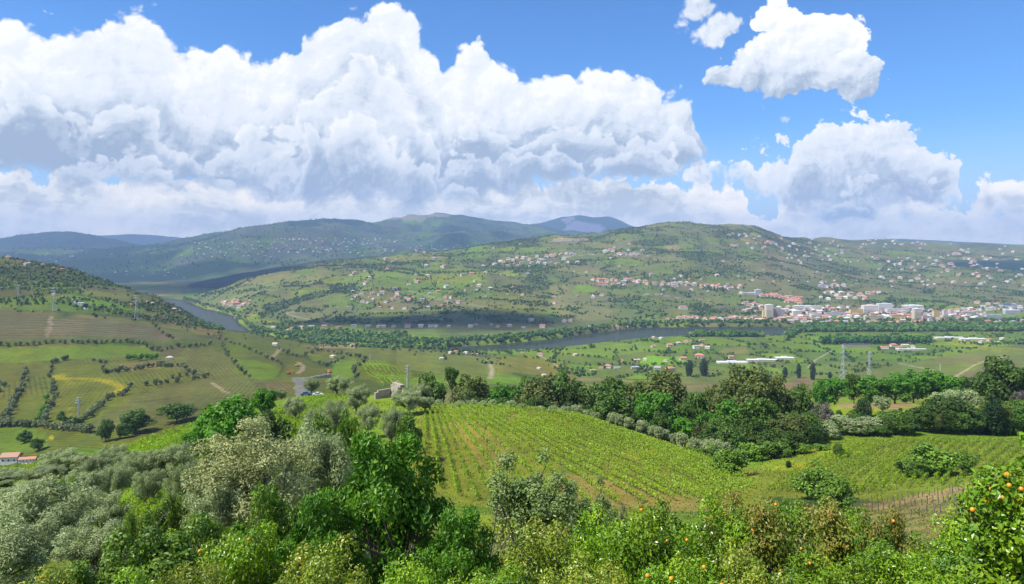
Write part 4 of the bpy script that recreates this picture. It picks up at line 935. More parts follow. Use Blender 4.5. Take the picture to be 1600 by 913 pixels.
# green trees just over the spur and olives on it
NG = [('bright', 372, 612, 120, 110, 'bright green broad tree above the large pale olive'), ('bright', 330, 640, 125, 80, 'bright green tree left of its larger neighbour on the spur'),
      ('bright', 412, 606, 210, 50, 'bright green tree beside the parked cars'), ('dark', 420, 640, 110, 70, 'darker green tree between the bright trees and the pale olive'),
      ('bright', 300, 668, 118, 50, 'low bright green tree on the vine covered spur'),
      ('bright', 18, 722, 300, 60, 'bright green tree below the white farmhouse')]
for key, px, top, Y, w, lab in NG: by_top(key, px, top, Y, w, lab)
for px, base, top, w, lab in [(38, 692, 672, 28, 'small dark tree above the white farmhouse'), (60, 704, 684, 26, 'dark tree behind the bright orange farm roof'), (212, 676, 638, 60, 'dark round broadleaf tree on the valley side of the spur'), (278, 660, 630, 66, 'spreading dark tree left of the bright trees'), (196, 684, 660, 30, 'small dark tree at the foot of the round broadleaf tree'), (165, 690, 655, 34, 'dark bushy tree beside the wooden pole')]:
    h = hitf(px, base, 380, 700); put_tree('dark', h[0], h[1], (base - top) * h[1] / FPX, w * h[1] / FPX, lab)
row = [by_top('olive_near', px, top, Y, w, hmax=6.5) for px, top, Y, w in [(8, 736, 85, 90), (64, 728, 90, 80), (105, 700, 100, 85), (150, 704, 92, 80), (120, 735, 66, 95), (30, 750, 62, 110), (185, 692, 105, 60), (215, 702, 88, 75), (262, 690, 90, 85), (285, 715, 70, 70), (180, 722, 76, 70), (-40, 730, 80, 90),(232,728,72,60)]]
numbered(row, '{n} olive tree from the left on the slope above the grass strip')
row = [by_top('olive', px, top, Y, w, hmax=4.6) for px, top, Y, w in [(142, 668, 250, 22), (165, 672, 240, 24), (182, 676, 235, 20), (205, 672, 240, 26), (225, 668, 245, 26), (250, 662, 255, 26), (130, 672, 250, 22)]]
numbered(row, '{n} small olive from the left along the far edge of the spur')
row = [by_top('olive_near', px, top, Y, w) for px, top, Y, w in [(486, 590, 300, 34), (527, 586, 290, 52), (556, 600, 215, 50), (520, 622, 150, 60), (640, 608, 210, 64), (655, 596, 260, 40), (612, 634, 150, 54), (575, 630, 165, 44), (495, 632, 130, 55), (462, 618, 200, 44), (665, 618, 215, 36), (440, 606, 290, 26)]]
numbered(row, '{n} olive from the left between the parked cars and the stone ruin')
row = [by_top('shrub', px, top, Y, w) for px, top, Y, w in [(500, 640, 95, 70), (545, 640, 90, 80), (470, 660, 80, 60), (560, 665, 62, 70), (640, 640, 140, 50), (520, 668, 60, 60)]]
numbered(row, '{n} leafy bush from the left on the slope behind the cherry tree')

# ------------------------------------------------------------------ the wood in the gully and beyond the right-hand vineyard
WD = [('pine', 706, 571, 262, 24), ('dark', 672, 582, 275, 52), ('brown', 735, 584, 290, 40), ('bright', 785, 596, 285, 34), ('dark', 826, 586, 330, 22), ('brown', 850, 584, 300, 42), ('dark', 880, 577, 300, 30), ('dark', 901, 597, 290, 34), ('dark', 950, 587, 300, 30),
      ('dark', 952, 606, 245, 62), ('brown', 985, 592, 300, 40), ('dark', 1006, 596, 290, 32), ('bright', 1025, 608, 255, 62), ('brown', 1041, 576, 290, 40), ('dark', 1095, 612, 270, 44), ('brown', 1123, 592, 290, 40), ('brown', 1170, 568, 270, 50), ('brown', 1206, 583, 275, 48),
      ('brown', 1150, 590, 262, 40), ('dark', 1248, 598, 300, 44), ('dark', 1192, 618, 235, 62), ('bright', 1143, 622, 250, 54), ('purple', 1287, 626, 250, 36), ('cypress_fat', 1350, 623, 260, 21), ('bright', 1304, 588, 400, 44), ('dark', 1334, 583, 405, 26), ('bright', 1362, 586, 400, 48),
      ('bright', 1399, 581, 400, 52), ('bright', 1428, 577, 400, 48), ('bright', 1455, 575, 405, 46), ('bright', 1484, 585, 400, 46), ('bright', 1283, 592, 400, 30), ('dark', 1512, 588, 400, 44), ('dark', 1540, 580, 380, 44), ('dark', 1568, 556, 310, 78), ('dark', 1600, 574, 320, 60), ('cypress', 1552, 617, 256, 20),
      ('dark', 1471, 618, 262, 68), ('dark', 1518, 634, 258, 50), ('dark', 1583, 624, 262, 52), ('dark', 1395, 640, 256, 48), ('dark', 1440, 632, 258, 44), ('olive', 1363, 650, 254, 50), ('olive', 1330, 652, 252, 50), ('olive', 1310, 648, 256, 40), ('olive', 1284, 655, 246, 44), ('olive', 1380, 618, 300, 30),
      ('olive', 1490, 606, 310, 34), ('olive', 1520, 608, 310, 34), ('olive', 1465, 612, 305, 30), ('purple', 1594, 608, 300, 24), ('dark', 1552, 640, 262, 40), ('dark', 1610, 640, 258, 50), ('dark', 1497, 642, 256, 40), ('dark', 1415, 650, 252, 40), ('dark', 1345, 664, 250, 36), ('dark', 1372, 664, 250, 36),
      ('brown', 1225, 648, 226, 56), ('brown', 1251, 646, 232, 46), ('dark', 1265, 662, 228, 40), ('olive', 1300, 668, 240, 26), ('dark', 1205, 668, 212, 48), ('dark', 1238, 672, 215, 44), ('shrub', 1175, 690, 205, 50), ('shrub', 1215, 688, 205, 54), ('shrub', 1250, 690, 212, 44), ('shrub', 1285, 694, 215, 30),
      ('dark', 1160, 650, 232, 50), ('dark', 1125, 648, 240, 50), ('olive', 1118, 684, 206, 30), ('dark', 1185, 655, 225, 46), ('bright', 1105, 640, 245, 44), ('dark', 1070, 628, 255, 44), ('bright', 1066, 650, 240, 38), ('dark', 1140, 668, 218, 44), ('brown', 1100, 660, 232, 36)]
group_wood = []
for key, px, top, Y, w in WD:
    o = by_top(key, px, top, Y, w * 1.25, None, 'woodland trees beside the vineyards'); o['look'] = LOOK[key]; o['_x'] = px; group_wood.append(o)
r = np.random.default_rng(5)
edge_px = [640, 700, 800, 900, 1000, 1080, 1150, 1250, 1300, 1450, 1620]; edge_Y = [260, 252, 248, 240, 234, 212, 216, 226, 248, 252, 256]
top_px = [640, 700, 780, 850, 900, 960, 1040, 1100, 1170, 1230, 1290, 1300, 1430, 1560, 1620]; top_lim = [600, 600, 602, 596, 600, 602, 600, 610, 592, 604, 620, 640, 636, 622, 616]
for i in range(230):       # under-storey and filling, kept below the skyline of the listed ones
    px = 660 + 950 * r.random(); e = np.interp(px, edge_px, edge_Y); Y = e + 2 + (75 if px < 1290 else 50) * r.random() ** 1.4
    key = r.choice(['dark', 'dark', 'olive', 'bright', 'brown', 'dark']) if Y > e + 14 or px > 1150 else r.choice(['olive', 'olive', 'dark', 'shrub'])
    hm = {'dark': 10, 'olive': 5.5, 'bright': 8.5, 'brown': 11, 'shrub': 4}[key] * (0.65 + 0.45 * r.random())
    o = by_top(key, px, np.interp(px, top_px, top_lim) + 16 * r.random(), Y, None, None, 'woodland trees beside the vineyards', hmax=hm); o['look'] = LOOK[key]; o['_x'] = px; group_wood.append(o)
for i, px in enumerate(np.linspace(668, 1150, 30)):   # small olives fringing the vineyard
    e = np.interp(px, edge_px, edge_Y)
    o = by_top('olive', px + r.normal() * 3, 0, e - 3 + r.random() * 4, None, None, 'woodland trees beside the vineyards', hmax=3.6 + 1.8 * r.random()); o['look'] = LOOK['olive']; o['_x'] = px; group_wood.append(o)
sect = [(760, 'behind the top of the central vineyard'), (900, 'in the gully behind the vineyard'), (1010, 'right of the vineyard top'), (1110, 'by the long vineyard edge'), (1210, 'between the two vineyards'),
        (1300, 'left of the purplish bare tree'), (1400, 'behind the right vineyard, left part'), (1500, 'behind the right vineyard, middle'), (1900, 'behind the right vineyard, right part')]
lo = -999
for hi_, ph in sect:
    for lk in sorted(set(o['look'] for o in group_wood)):
        sel = [o for o in group_wood if lo <= o['_x'] < hi_ and o['look'] == lk]
        if len(sel) == 1: sel[0]['label'] = f'{lk} tree {ph}'.replace('shrub tree', 'shrub')
        else:
            for q, o in enumerate(sorted(sel, key=lambda o: o['_x'])): o['label'] = f'{ordinal(q + 1)} {lk} tree from the left {ph}'.replace('shrub tree', 'shrub')
    lo = hi_
for o in group_wood: del o['look']; del o['_x']
BS = [('shrub', 1138, 698, 172, 92, 'large rounded bush in the dip beside the central vineyard'), ('shrub', 1281, 726, 126, 100, 'round bush at the near edge of the right vineyard'), ('shrub', 1306, 744, 110, 84, 'lower bush just right of the round vineyard bush'),
      ('shrub', 1462, 696, 150, 112, 'large leafy bush beside the dirt path'), ('shrub', 1420, 716, 148, 60, 'smaller bush left of the large one by the dirt path'), ('shrub', 1510, 706, 152, 48, 'upright bush between the dirt path and the orange tree'),
      ('shrub', 1310, 690, 192, 22, 'small bush in the corner of the right vineyard'), ('cypress', 1232, 720, 178, 8, 'tiny dark conifer in the grass right of the large rounded bush'), ('purple', 974, 783, 62, 17, 'small grey bare bush at the bottom of the central vineyard'),
      ('shrub', 1090, 700, 205, 26, 'bright small bush at the low tip of the central vineyard'), ('shrub', 1325, 706, 188, 14, 'tiny bush among the right vineyard rows')]
for key, px, top, Y, w, lab in BS: by_top(key, px, top, Y, w, lab)

# ------------------------------------------------------------------ trees on the left hill and in the hedges, each standing on its spot of land
def line_pts(P, step):
    out = []
    for (x1, y1), (x2, y2) in zip(P[:-1], P[1:]):
        n = max(1, int(round(math.hypot(x2 - x1, (y2 - y1)) / step)))
        out += [(x1 + (x2 - x1) * k / n, y1 + (y2 - y1) * k / n) for k in range(n)]
    return out + [P[-1]]
def tree_line(P, step, key, hm, phrase, group, jit=1.2, ymin=420, ymax=2400, keys=None):
    row = []
    for px, py in line_pts(P, step):
        h = hit(px + r.normal() * jit, py + r.normal() * jit * 0.5, ymin, ymax)
        if h is None: continue
        k = keys[r.integers(len(keys))] if keys else key
        o = put_tree(k, h[0], h[1], hm * (0.85 + 0.65 * r.random()), None, None, group); o['look'] = LOOK[k]; row.append(o)
    numbered(row, '{n} {c} tree from the left ' + phrase)
GL = 'trees in lines on the terraced left hill'
TL = [([(2, 668), (12, 643), (25, 622), (34, 601), (42, 578)], 6.5, 'olive_far', 4.6, 'in the steep double line at the left edge'),
      ([(8, 665), (18, 641), (31, 620), (40, 596)], 8, 'olive_far', 4.4, 'in the second file at the left edge'),
      ([(66, 666), (76, 643), (84, 622), (80, 598), (81, 569), (92, 565), (104, 563)], 6.5, 'olive_far', 4.6, 'in the curving line beside the yellow flowers'),
      ([(60, 660), (70, 642), (74, 625)], 8, 'bright_far', 4.6, 'beside the curving olive line'),
      ([(-20, 666), (0, 666), (28, 667), (62, 668), (92, 672), (115, 674), (140, 676)], 7, 'olive_far', 5.0, 'in the hedge below the terraced plots'),
      ([(118, 667), (150, 643), (172, 622), (198, 617), (203, 606)], 6, 'olive_far', 4.8, 'in the diagonal hedge past the pylon'),
      ([(96, 660), (110, 668), (124, 664)], 7, 'dark_far', 6, 'at the foot of the diagonal hedge'),
      ([(228, 602), (242, 602), (252, 601), (262, 599), (277, 598)], 11, 'olive_far', 4.4, 'in the sparse row under the hooked hedge'),
      ([(270, 592), (290, 588), (301, 594), (317, 591), (325, 588)], 9, 'olive_far', 4.2, 'at the right end of the hooked hedge'),
      ([(163, 583), (175, 583), (196, 581), (224, 577), (245, 574), (277, 573), (291, 577), (301, 586)], 6.5, 'olive_far', 4.6, 'in the long hooked hedge'),
      ([(200, 563), (215, 563), (230, 563), (243, 562)], 8, 'bright_far', 6.5, 'in the bright clump above the hooked hedge'),
      ([(147, 565), (165, 568), (163, 576)], 7, 'olive_far', 4.6, 'by the start of the hooked hedge'),
      ([(-40, 541), (0, 541), (25, 541), (52, 540), (81, 537), (112, 537), (158, 537), (196, 536), (215, 538)], 10, 'olive_far', 5.0, 'in the row above the bright green plot'),
      ([(221, 538), (238, 548), (252, 550), (270, 545), (285, 543), (305, 541), (329, 540)], 9, 'olive_far', 5.0, 'in the row above the brown vine plot'),
      ([(238, 508), (247, 516), (259, 526), (270, 531)], 8, 'olive_far', 5.0, 'in the short row down the terraces'),
      ([(342, 531), (350, 549), (361, 563), (375, 581), (389, 590)], 7, 'olive_far', 4.8, 'in the line down the middle slope'),
      ([(345, 528), (360, 537), (375, 540), (399, 551), (424, 563)], 9, 'olive_far', 4.8, 'in the line slanting to the dirt track'),
      ([(437, 547), (449, 553), (462, 557)], 7, 'olive_far', 4.6, 'beside the upper dirt track'), ([(426, 564), (432, 567), (441, 571)], 6, 'olive_far', 4.4, 'just below the upper dirt track'),
      ([(478, 556), (487, 552), (497, 549), (512, 550), (527, 554), (541, 556), (557, 559), (569, 562), (566, 568), (555, 577), (556, 584), (560, 590)], 7, 'olive_far', 5.5, 'along the hedge ringing the small plots'),
      ([(514, 571), (527, 565), (538, 560)], 6, 'olive_far', 4.8, 'in the short hedge inside the small plots'), ([(500, 568), (506, 570), (512, 574)], 7, 'olive_far', 5.2, 'by the orange digger'),
      ([(0, 612), (10, 604), (-10, 600)], 9, 'olive_far', 4.5, 'beyond the left end of the double line')]
for P, st_, key, hm, ph in TL: tree_line(P, st_, key, hm, ph, GL)
tree_line([(563, 541), (620, 543), (680, 547), (760, 555)], 5.5, 'dark_far', 7, 'in the long row topping the far green field', 'trees in the long row above the river', 0.5, 1200)
CY = [(1100, 588, 30, 12, 990), (1077, 588, 28, 10, 990), (1227, 590, 18, 7, 900), (1248, 591, 26, 7, 880), (1270, 594, 32, 8, 840), (1189, 585, 14, 5, 950), (1297, 592, 12, 6, 900)]
for i, (px, base, hp, wp, _) in enumerate(CY):
    h = hit(px, base, 600, 2200)
    if h: put_tree('cypress', h[0], h[1], hp * h[1] / FPX * 0.9, wp * h[1] / FPX, f'{ordinal(sorted(c[0] for c in CY).index(px) + 1)} lone dark cypress from the left on the river plain', 'lone cypresses on the river plain')

# ------------------------------------------------------------------ uncountable far trees: real clumps, one object
def far_trees(name, pts, hts, quads, label, mat, seed, asp=1.0):
    rr = np.random.default_rng(seed); n = len(pts); q = quads
    pts = np.asarray(pts); hts = np.asarray(hts)[:, None]
    p = np.repeat(pts, q, 0); h = np.repeat(hts, q, 0)
    d = unit(rr.normal(size=(n * q, 3))); c = p + d * h * np.array([0.42 * asp, 0.42 * asp, 0.40]) * (0.5 + 0.5 * rr.random((n * q, 1))) + [0, 0, 1] * h * 0.46
    nrm = unit(d + rr.normal(size=d.shape) * 0.3 + [0, 0, 0.3]); a = unit(np.cross(nrm, rr.normal(size=d.shape))); b = np.cross(nrm, a)
    s = h * (0.95 / math.sqrt(q) * 1.15) * (0.7 + 0.6 * rr.random((n * q, 1)))
    V = np.stack([c - a * s, c + b * s, c + a * s, c - b * s], 1).reshape(-1, 3)
    t = np.clip(np.repeat(rr.random(n), q) * 0.75 + rr.random(n * q) * 0.25, 0, 1)
    link(name, mesh_from(name, V, np.arange(n * q * 4).reshape(-1, 4), [LM[mat]], False, {'tone': ('FACE', 'FLOAT', t)}), kind='stuff', label=label)
# opposite hill and left hill: density follows hedges and woods
rr = np.random.default_rng(31)
def scatter(mask_p, n, y0, y1, px0=-60, px1=1660):
    """random land points with probability given by the vertex field mask_p; keeps only what the eye can reach"""
    Y = y0 + (y1 - y0) * rr.random(n * 3); px = px0 + (px1 - px0) * rr.random(n * 3); k = _grid_at(mask_p, px, Y) > rr.random(n * 3)
    vis = _grid_at(PYG - VIS, px, Y) < 5
    k &= vis; px, Y = px[k][:n], Y[k][:n]
    X = (px - CX) / FPX * Y
    return np.stack([X, Y, ground(X, Y)], 1)
dark = np.clip((0.085 - LC.sum(2) / 3) * 30, 0, 1)
clus = np.clip(fbm(XX / 150, YY / 150, 4, 201) * 3.0 - 0.35, 0, 1)
okl = (which != LZ['base']) | (YY < 2000)
clus2 = np.clip(fbm(XX / 130, YY / 130, 4, 207) * 6 - 1.7, 0, 1)
P1 = scatter((dark * 1.0 + clus2 * 0.9 + 0.008 + np.clip(edge * 1.5, 0, 1) * hedge_noise * 0.9 + np.clip(edge2 * 1.3, 0, 1) * hedge_noise * 0.35) * is_('hill'), 42000, 2500, 6500, 280, 1660)
far_trees('distant_trees', P1, rr.uniform(3, 8.5, len(P1)), 6, 'small dark trees and copses scattered over the opposite hill', 'wood_dark', 1)
P2 = scatter((dark + clus * 0.8 + 0.02) * ~is_('hill'), 2500, 6300, 12000)
far_trees('remote_trees', P2, rr.uniform(8, 16, len(P2)), 4, 'faint woods on the hazy far slopes', 'wood_dark', 2)
m_ = is_('mid') * (DROP < 255) * (YY > 1250)
P3 = scatter((clus * 0.8 + 0.04 + (PXG < 330) * (YY > 1350) * np.clip(0.3 + fbm(XX / 60, YY / 60, 3, 301) * 1.5, 0, 1)) * m_, 5200, 1250, 2300, -60, 800)
P3b = P3[::2]; P3 = P3[1::2]
far_trees('hillside_olives', P3b, rr.uniform(2.5, 6, len(P3b)), 12, 'grey green olives dotted over the ridge above the river bend', 'olive_dark', 7)
far_trees('hillside_trees', P3, rr.uniform(2.5, 7.5, len(P3)), 12, 'scattered olive and oak trees on the ridge above the river bend', 'wood_dark', 3)
pm = (DROP > 255) * (YY < 2500) * (YY > 1300)
P4 = scatter((clus2 * 0.5 + 0.004 + np.clip(1 - (p2 - p1) / 14, 0, 1) * 0.9) * pm * ((XX - 0) > -60), 4600, 1350, 2260, 780, 1660)
far_trees('field_trees', P4, rr.uniform(3, 8, len(P4)), 16, 'low trees and hedges between the flat green plots', 'wood_dark', 4)
def bank(pxs, f, n, off, hts):
    px = rr.uniform(*pxs, n); Y = np.interp(px, *zip(*f)) + rr.uniform(*off, n); X = (px - CX) / FPX * Y
    z = ground(X, Y); k = z > 0.6
    return np.stack([X, Y, z], 1)[k], rr.uniform(*hts, n)[k]
B = [bank((430, 640), YF, 500, (0, 260), (7, 14)), bank((372, 900), YF, 1000, (-50, 80), (8, 16)), bank((900, 1235), YF, 600, (-60, 60), (8, 16)), bank((400, 700), YN, 700, (-170, -12), (9, 17)), bank((700, 860), YN, 90, (-50, -12), (3, 6)), bank((1080, 1192), YN, 260, (-70, -10), (12, 20)),
     bank((1228, 1640), YN, 1500, (-200, -10), (11, 20)), bank((1250, 1640), YF, 300, (-40, 60), (8, 16)), bank((285, 375), YF, 200, (-60, 100), (7, 14)), bank((300, 350), YN, 60, (-60, -8), (7, 14))]
far_trees('riverbank_trees', np.concatenate([b[0] for b in B]), np.concatenate([b[1] for b in B]), 26, 'dense dark trees lining both banks of the river', 'wood_dark', 5)
pop = []
for px in np.linspace(1283, 1452, 44):
    for Y in (2010, 2035):
        Y = Y + rr.normal() * 5; X = (px + rr.normal() * 1 - CX) / FPX * Y
        pop.append((X, Y, float(ground(X, Y))))
far_trees('poplar_grove', pop, rr.uniform(22, 27, len(pop)), 70, 'tall bright green poplar plantation behind the white estate', 'bright' if 'bright' in LM else 'wood_bright', 6, 0.5)
# weeds and tussocks on the near slopes
def weeds():
    n = 75000; Y = 18 + 232 * rr.random(n) ** 0.9; px = -60 + 1720 * rr.random(n); X = (px - CX) / FPX * Y; z = ground(X, Y)
    s = (0.07 + 0.0008 * Y) * (0.6 + 0.8 * rr.random(n)); c = np.stack([X, Y, z + s * 0.4], 1)
    a = unit(rr.normal(size=(n, 3)) * [1, 1, 0.3]) * s[:, None] * 0.7; b = unit(rr.normal(size=(n, 3)) * 0.5 + [0, 0, 1]) * s[:, None]
    V = np.stack([c - a, c - b * 0.5, c + a, c + b], 1).reshape(-1, 3)
    link('grass', mesh_from('grass', V, np.arange(n * 4).reshape(-1, 4), [LM['grass']], False, {'tone': ('FACE', 'FLOAT', rr.random(n))}), kind='stuff', label='weeds and wild grass on the near slopes')
weeds()

# ------------------------------------------------------------------ plain materials
def flat(name, c, rough=0.8, metal=0.0, var=0.12, sc=0.8):
    m, T, b, out = new_mat(name)
    P = T.node('ShaderNodeNewGeometry').outputs['Position']; oi = T.node('ShaderNodeObjectInfo')
    k = T.m('ADD', T.lin(T.noise(P, sc, 4, 0.6), 0.25, 0.75, 1 - var, 1 + var), T.lin(oi.outputs['Random'], 0, 1, -0.06, 0.06))
    T.l.new(T.mix(1.0, c, T.xyz(k, k, k), 'MULTIPLY'), b.inputs['Base Color'])
    b.inputs['Roughness'].default_value = rough; b.inputs['Metallic'].default_value = metal
    return m
WALL = {'white': flat('white_plaster', (0.64, 0.60, 0.54)), 'cream': flat('cream_plaster', (0.58, 0.49, 0.36)), 'grey': flat('grey_render', (0.42, 0.42, 0.42)), 'pink': flat('pink_plaster', (0.60, 0.40, 0.34)),
        'yellow': flat('yellow_plaster', (0.66, 0.50, 0.20)), 'brown': flat('brown_block', (0.40, 0.30, 0.25)), 'stone': flat('rough_stone', (0.36, 0.31, 0.24), 0.95, 0, 0.3, 0.9)}
ROOF = {'orange': flat('terracotta_tiles', (0.46, 0.20, 0.11)), 'rust': flat('weathered_tiles', (0.40, 0.22, 0.14)), 'grey': flat('grey_roofing', (0.34, 0.35, 0.37)), 'white': flat('white_sheeting', (0.70, 0.69, 0.66)), 'pale': flat('pale_tiles', (0.56, 0.42, 0.33)), 'blue': flat('dark_blue_roofing', (0.06, 0.08, 0.16)), 'slate': flat('dark_slate', (0.12, 0.12, 0.125))}
GLASS = flat('dark_window', (0.05, 0.06, 0.08), 0.25); WOODP = flat('weathered_timber', (0.13, 0.10, 0.075)); STEEL = flat('galvanised_steel', (0.52, 0.54, 0.56), 0.5); CONC = flat('pale_concrete', (0.60, 0.60, 0.58))
BOXF = np.array([[0, 3, 2, 1], [4, 5, 6, 7], [0, 1, 5, 4], [1, 2, 6, 5], [2, 3, 7, 6], [3, 0, 4, 7]])
def boxv(x0, x1, y0, y1, z0, z1): return np.array([(x0, y0, z0), (x1, y0, z0), (x1, y1, z0), (x0, y1, z0), (x0, y0, z1), (x1, y0, z1), (x1, y1, z1), (x0, y1, z1)], float)
def boxes(lst):
    V = np.concatenate([boxv(*b) for b in lst]); F = np.concatenate([BOXF + 8 * i for i in range(len(lst))]); return V, F
def roof_geo(shape, w, d, h, rh, ov=0.5):
    a, b = w / 2 + ov, d / 2 + ov; e = h - 0.15; t = 0.25
    if shape == 'flat': return boxes([(-w / 2 - 0.2, w / 2 + 0.2, -d / 2 - 0.2, d / 2 + 0.2, h + 0.002, h + 0.45)])
    r_ = a if shape == 'gable' else a - b * 0.85 if a > b else 0.3
    V = [(-a, -b, e), (a, -b, e), (a, b, e), (-a, b, e), (-a, -b, e + t), (a, -b, e + t), (a, b, e + t), (-a, b, e + t), (-r_, 0, h + rh), (r_, 0, h + rh)]
    return np.array(V, float), [np.array([[0, 3, 2, 1], [0, 1, 5, 4], [1, 2, 6, 5], [2, 3, 7, 6], [3, 0, 4, 7], [4, 5, 9, 8], [6, 7, 8, 9]]), np.array([[5, 6, 9], [7, 4, 8]])]
def walls_geo(shape, w, d, h, rh):
    V, F = boxes([(-w / 2, w / 2, -d / 2, d / 2, -3.0, h)])
    if shape == 'gable':
        V = np.concatenate([V, [(-w / 2 + 0.01, -d / 2, h - 0.2), (-w / 2 + 0.01, d / 2, h - 0.2), (-w / 2 + 0.01, 0, h + rh * 0.88), (w / 2 - 0.01, -d / 2, h - 0.2), (w / 2 - 0.01, d / 2, h - 0.2), (w / 2 - 0.01, 0, h + rh * 0.88)]])
        return V, [F, np.array([[8, 10, 9], [11, 12, 13]])]
    return V, F
_mc = {}
def cached(key, fn):
    if key not in _mc: _mc[key] = fn()
    return _mc[key]
SH = {'gable': (11, 8, 4.4, 2.3), 'hip': (12, 9, 4.6, 2.3), 'flat': (11, 9, 5.4, 0), 'long': (18, 8, 3.6, 2.0)}
def house(x, y, w, shape, wall, roof, rz, detail=False, hs=1.0, name='house', cat='house', label=None, group=None, z=None):
    sh = 'gable' if shape == 'long' else shape
    W_, D_, H_, RH = SH[shape]; s = w / W_
    wm = cached(('w', shape, wall), lambda: mesh_from('wall_' + wall, *walls_geo(sh, W_, D_, H_, RH), [WALL[wall]]))
    rm = cached(('r', shape, roof), lambda: mesh_from('roof_' + roof, *roof_geo(sh, W_, D_, H_, RH), [ROOF[roof]]))
    root = bpy.data.objects.new(name, None); COL.objects.link(root)
    root.location = (x, y, float(ground(x, y)) if z is None else z); root.rotation_euler = (0, 0, rz); root.scale = (s, s, s * hs)
    root['category'] = cat
    if label: root['label'] = label
    if group: root['group'] = group
    link('wall', wm, root); link('roof', rm, root)
    if detail:
        gw = cached('win', lambda: mesh_from('window', *boxes([(-0.5, 0.5, -0.04, 0.06, -0.65, 0.65)]), [GLASS]))
        gd = cached('door', lambda: mesh_from('door', *boxes([(-0.5, 0.5, -0.04, 0.06, 0, 2.1)]), [WOODP]))
        nx = max(2, int(W_ // 3.2))
        for k in range(nx):
            fx = (k + 0.5) / nx * W_ - W_ / 2
            for zz in ((1.7, 4.3) if H_ > 5 else (2.2,)):
                if k == 0 and zz < 2: link('door', gd, root, (fx, -D_ / 2 - 0.03, 0.05)); continue
                link('window', gw, root, (fx, -D_ / 2 - 0.03, zz))
        for zz in ((1.7, 4.3) if H_ > 5 else (2.2,)):
            for fy in (-D_ / 4, D_ / 4): link('window', gw, root, (W_ / 2 + 0.03, fy, zz), math.pi / 2)
    return root
hr = np.random.default_rng(77)
SPECS = []
def cluster(phrase, n, px0, px1, py0, py1, w, walls=('white', 'white', 'cream', 'white', 'grey'), roofs=('orange', 'rust', 'pale', 'orange', 'grey'), ymin=2400, ymax=9500, slope=0.0, shapes=('gable', 'hip', 'gable', 'flat', 'long')):
    for k in range(n):
        px = px0 + (px1 - px0) * (k + 0.5 + hr.normal() * 0.45) / n; py = py0 + (py1 - py0) * hr.random() + slope * (px - (px0 + px1) / 2)
        SPECS.append((px, py, w * (0.75 + 0.5 * hr.random()), walls[hr.integers(len(walls))], roofs[hr.integers(len(roofs))], shapes[hr.integers(len(shapes))], phrase, ymin, ymax))
def H1_(phrase, lst, ymin=1300, ymax=9500):
    for px, py, w, wall, roof, shape in lst: SPECS.append((px, py, w, wall, roof, shape, phrase, ymin, ymax))
W_, C_, G_, P_, Yw = 'white', 'cream', 'grey', 'pink', 'yellow'
O_, RU, PA, GR = 'orange', 'rust', 'pale', 'grey'
H1_('on the river plain', [(844, 556, 13, W_, O_, 'hip'), (899, 556, 9, P_, PA, 'hip'), (950, 575, 15, W_, O_, 'hip'), (926, 580, 14, C_, O_, 'long'), (939, 577, 10, P_, O_, 'gable'), (964, 576, 14, W_, 'grey', 'long'), (992, 576, 18, G_, GR, 'long'), (1005, 577, 13, P_, O_, 'long'), (1027, 578, 14, G_, GR, 'gable'),
    (1047, 580, 19, C_, O_, 'hip'), (970, 565, 14, C_, O_, 'long'), (995, 564, 15, P_, PA, 'long'), (1008, 563, 8, W_, PA, 'gable'), (1067, 563, 14, C_, O_, 'gable'), (1093, 560, 20, P_, O_, 'hip'), (1021, 543, 10, W_, O_, 'gable'), (1047, 542, 14, W_, O_, 'hip'), (1060, 538, 9, G_, PA, 'gable'), (1072, 535, 10, W_, O_, 'hip'),
    (1082, 534, 11, P_, O_, 'long'), (1097, 533, 14, C_, O_, 'long'), (1088, 545, 14, W_, PA, 'flat'), (1097, 541, 10, C_, O_, 'hip'), (1105, 545, 11, W_, PA, 'gable'), (1021, 529, 8, C_, PA, 'gable'), (1033, 530, 8, W_, PA, 'gable'), (1142, 560, 12, C_, O_, 'gable'), (842, 577, 8, W_, PA, 'gable'), (1040, 565, 9, W_, RU, 'gable')])
H1_('in the walled white estate', [(1382, 545, 18, W_, O_, 'long'), (1396, 542, 14, W_, O_, 'hip'), (1404, 546, 12, W_, O_, 'gable'), (1414, 541, 16, W_, PA, 'long'), (1426, 543, 10, W_, O_, 'hip'), (1437, 536, 15, P_, O_, 'hip'), (1420, 536, 10, C_, O_, 'gable'), (1398, 537, 9, W_, RU, 'gable')])
H1_('beside the long pale sheds', [(1510, 533, 15, P_, O_, 'long'), (1546, 533, 11, P_, O_, 'hip'), (1532, 536, 10, W_, PA, 'gable'), (1558, 537, 10, G_, PA, 'gable'), (1566, 531, 9, W_, PA, 'flat'), (1525, 531, 9, C_, O_, 'gable')])
H1_('beyond the field edge by the tree row', [(430, 540, 11, W_, PA, 'gable'), (551, 541, 10, W_, O_, 'gable'), (704, 553, 9, W_, PA, 'gable'), (712, 551, 8, C_, O_, 'gable'), (728, 553, 9, W_, PA, 'hip'), (742, 555, 15, W_, O_, 'long'), (265, 562, 7, W_, PA, 'gable'), (520, 559, 4, C_, PA, 'gable'), (690, 562, 3, W_, PA, 'gable'), (850, 588, 7, W_, PA, 'gable'), (816, 553, 7, P_, O_, 'gable')], 600, 2400)
cluster('in the terracotta roofed riverside row', 34, 1040, 1198, 497, 503.5, 10, (W_, W_, C_, P_), (O_, O_, PA, RU), shapes=('gable', 'hip', 'hip'))
cluster('on the river road below the wooded bank', 16, 420, 700, 510, 522, 11, (W_, W_, C_), (O_, RU, GR, PA))
cluster('on the river road near the dark trees', 16, 700, 990, 502, 522, 10, (W_, W_, C_, P_), (O_, RU, GR, PA))
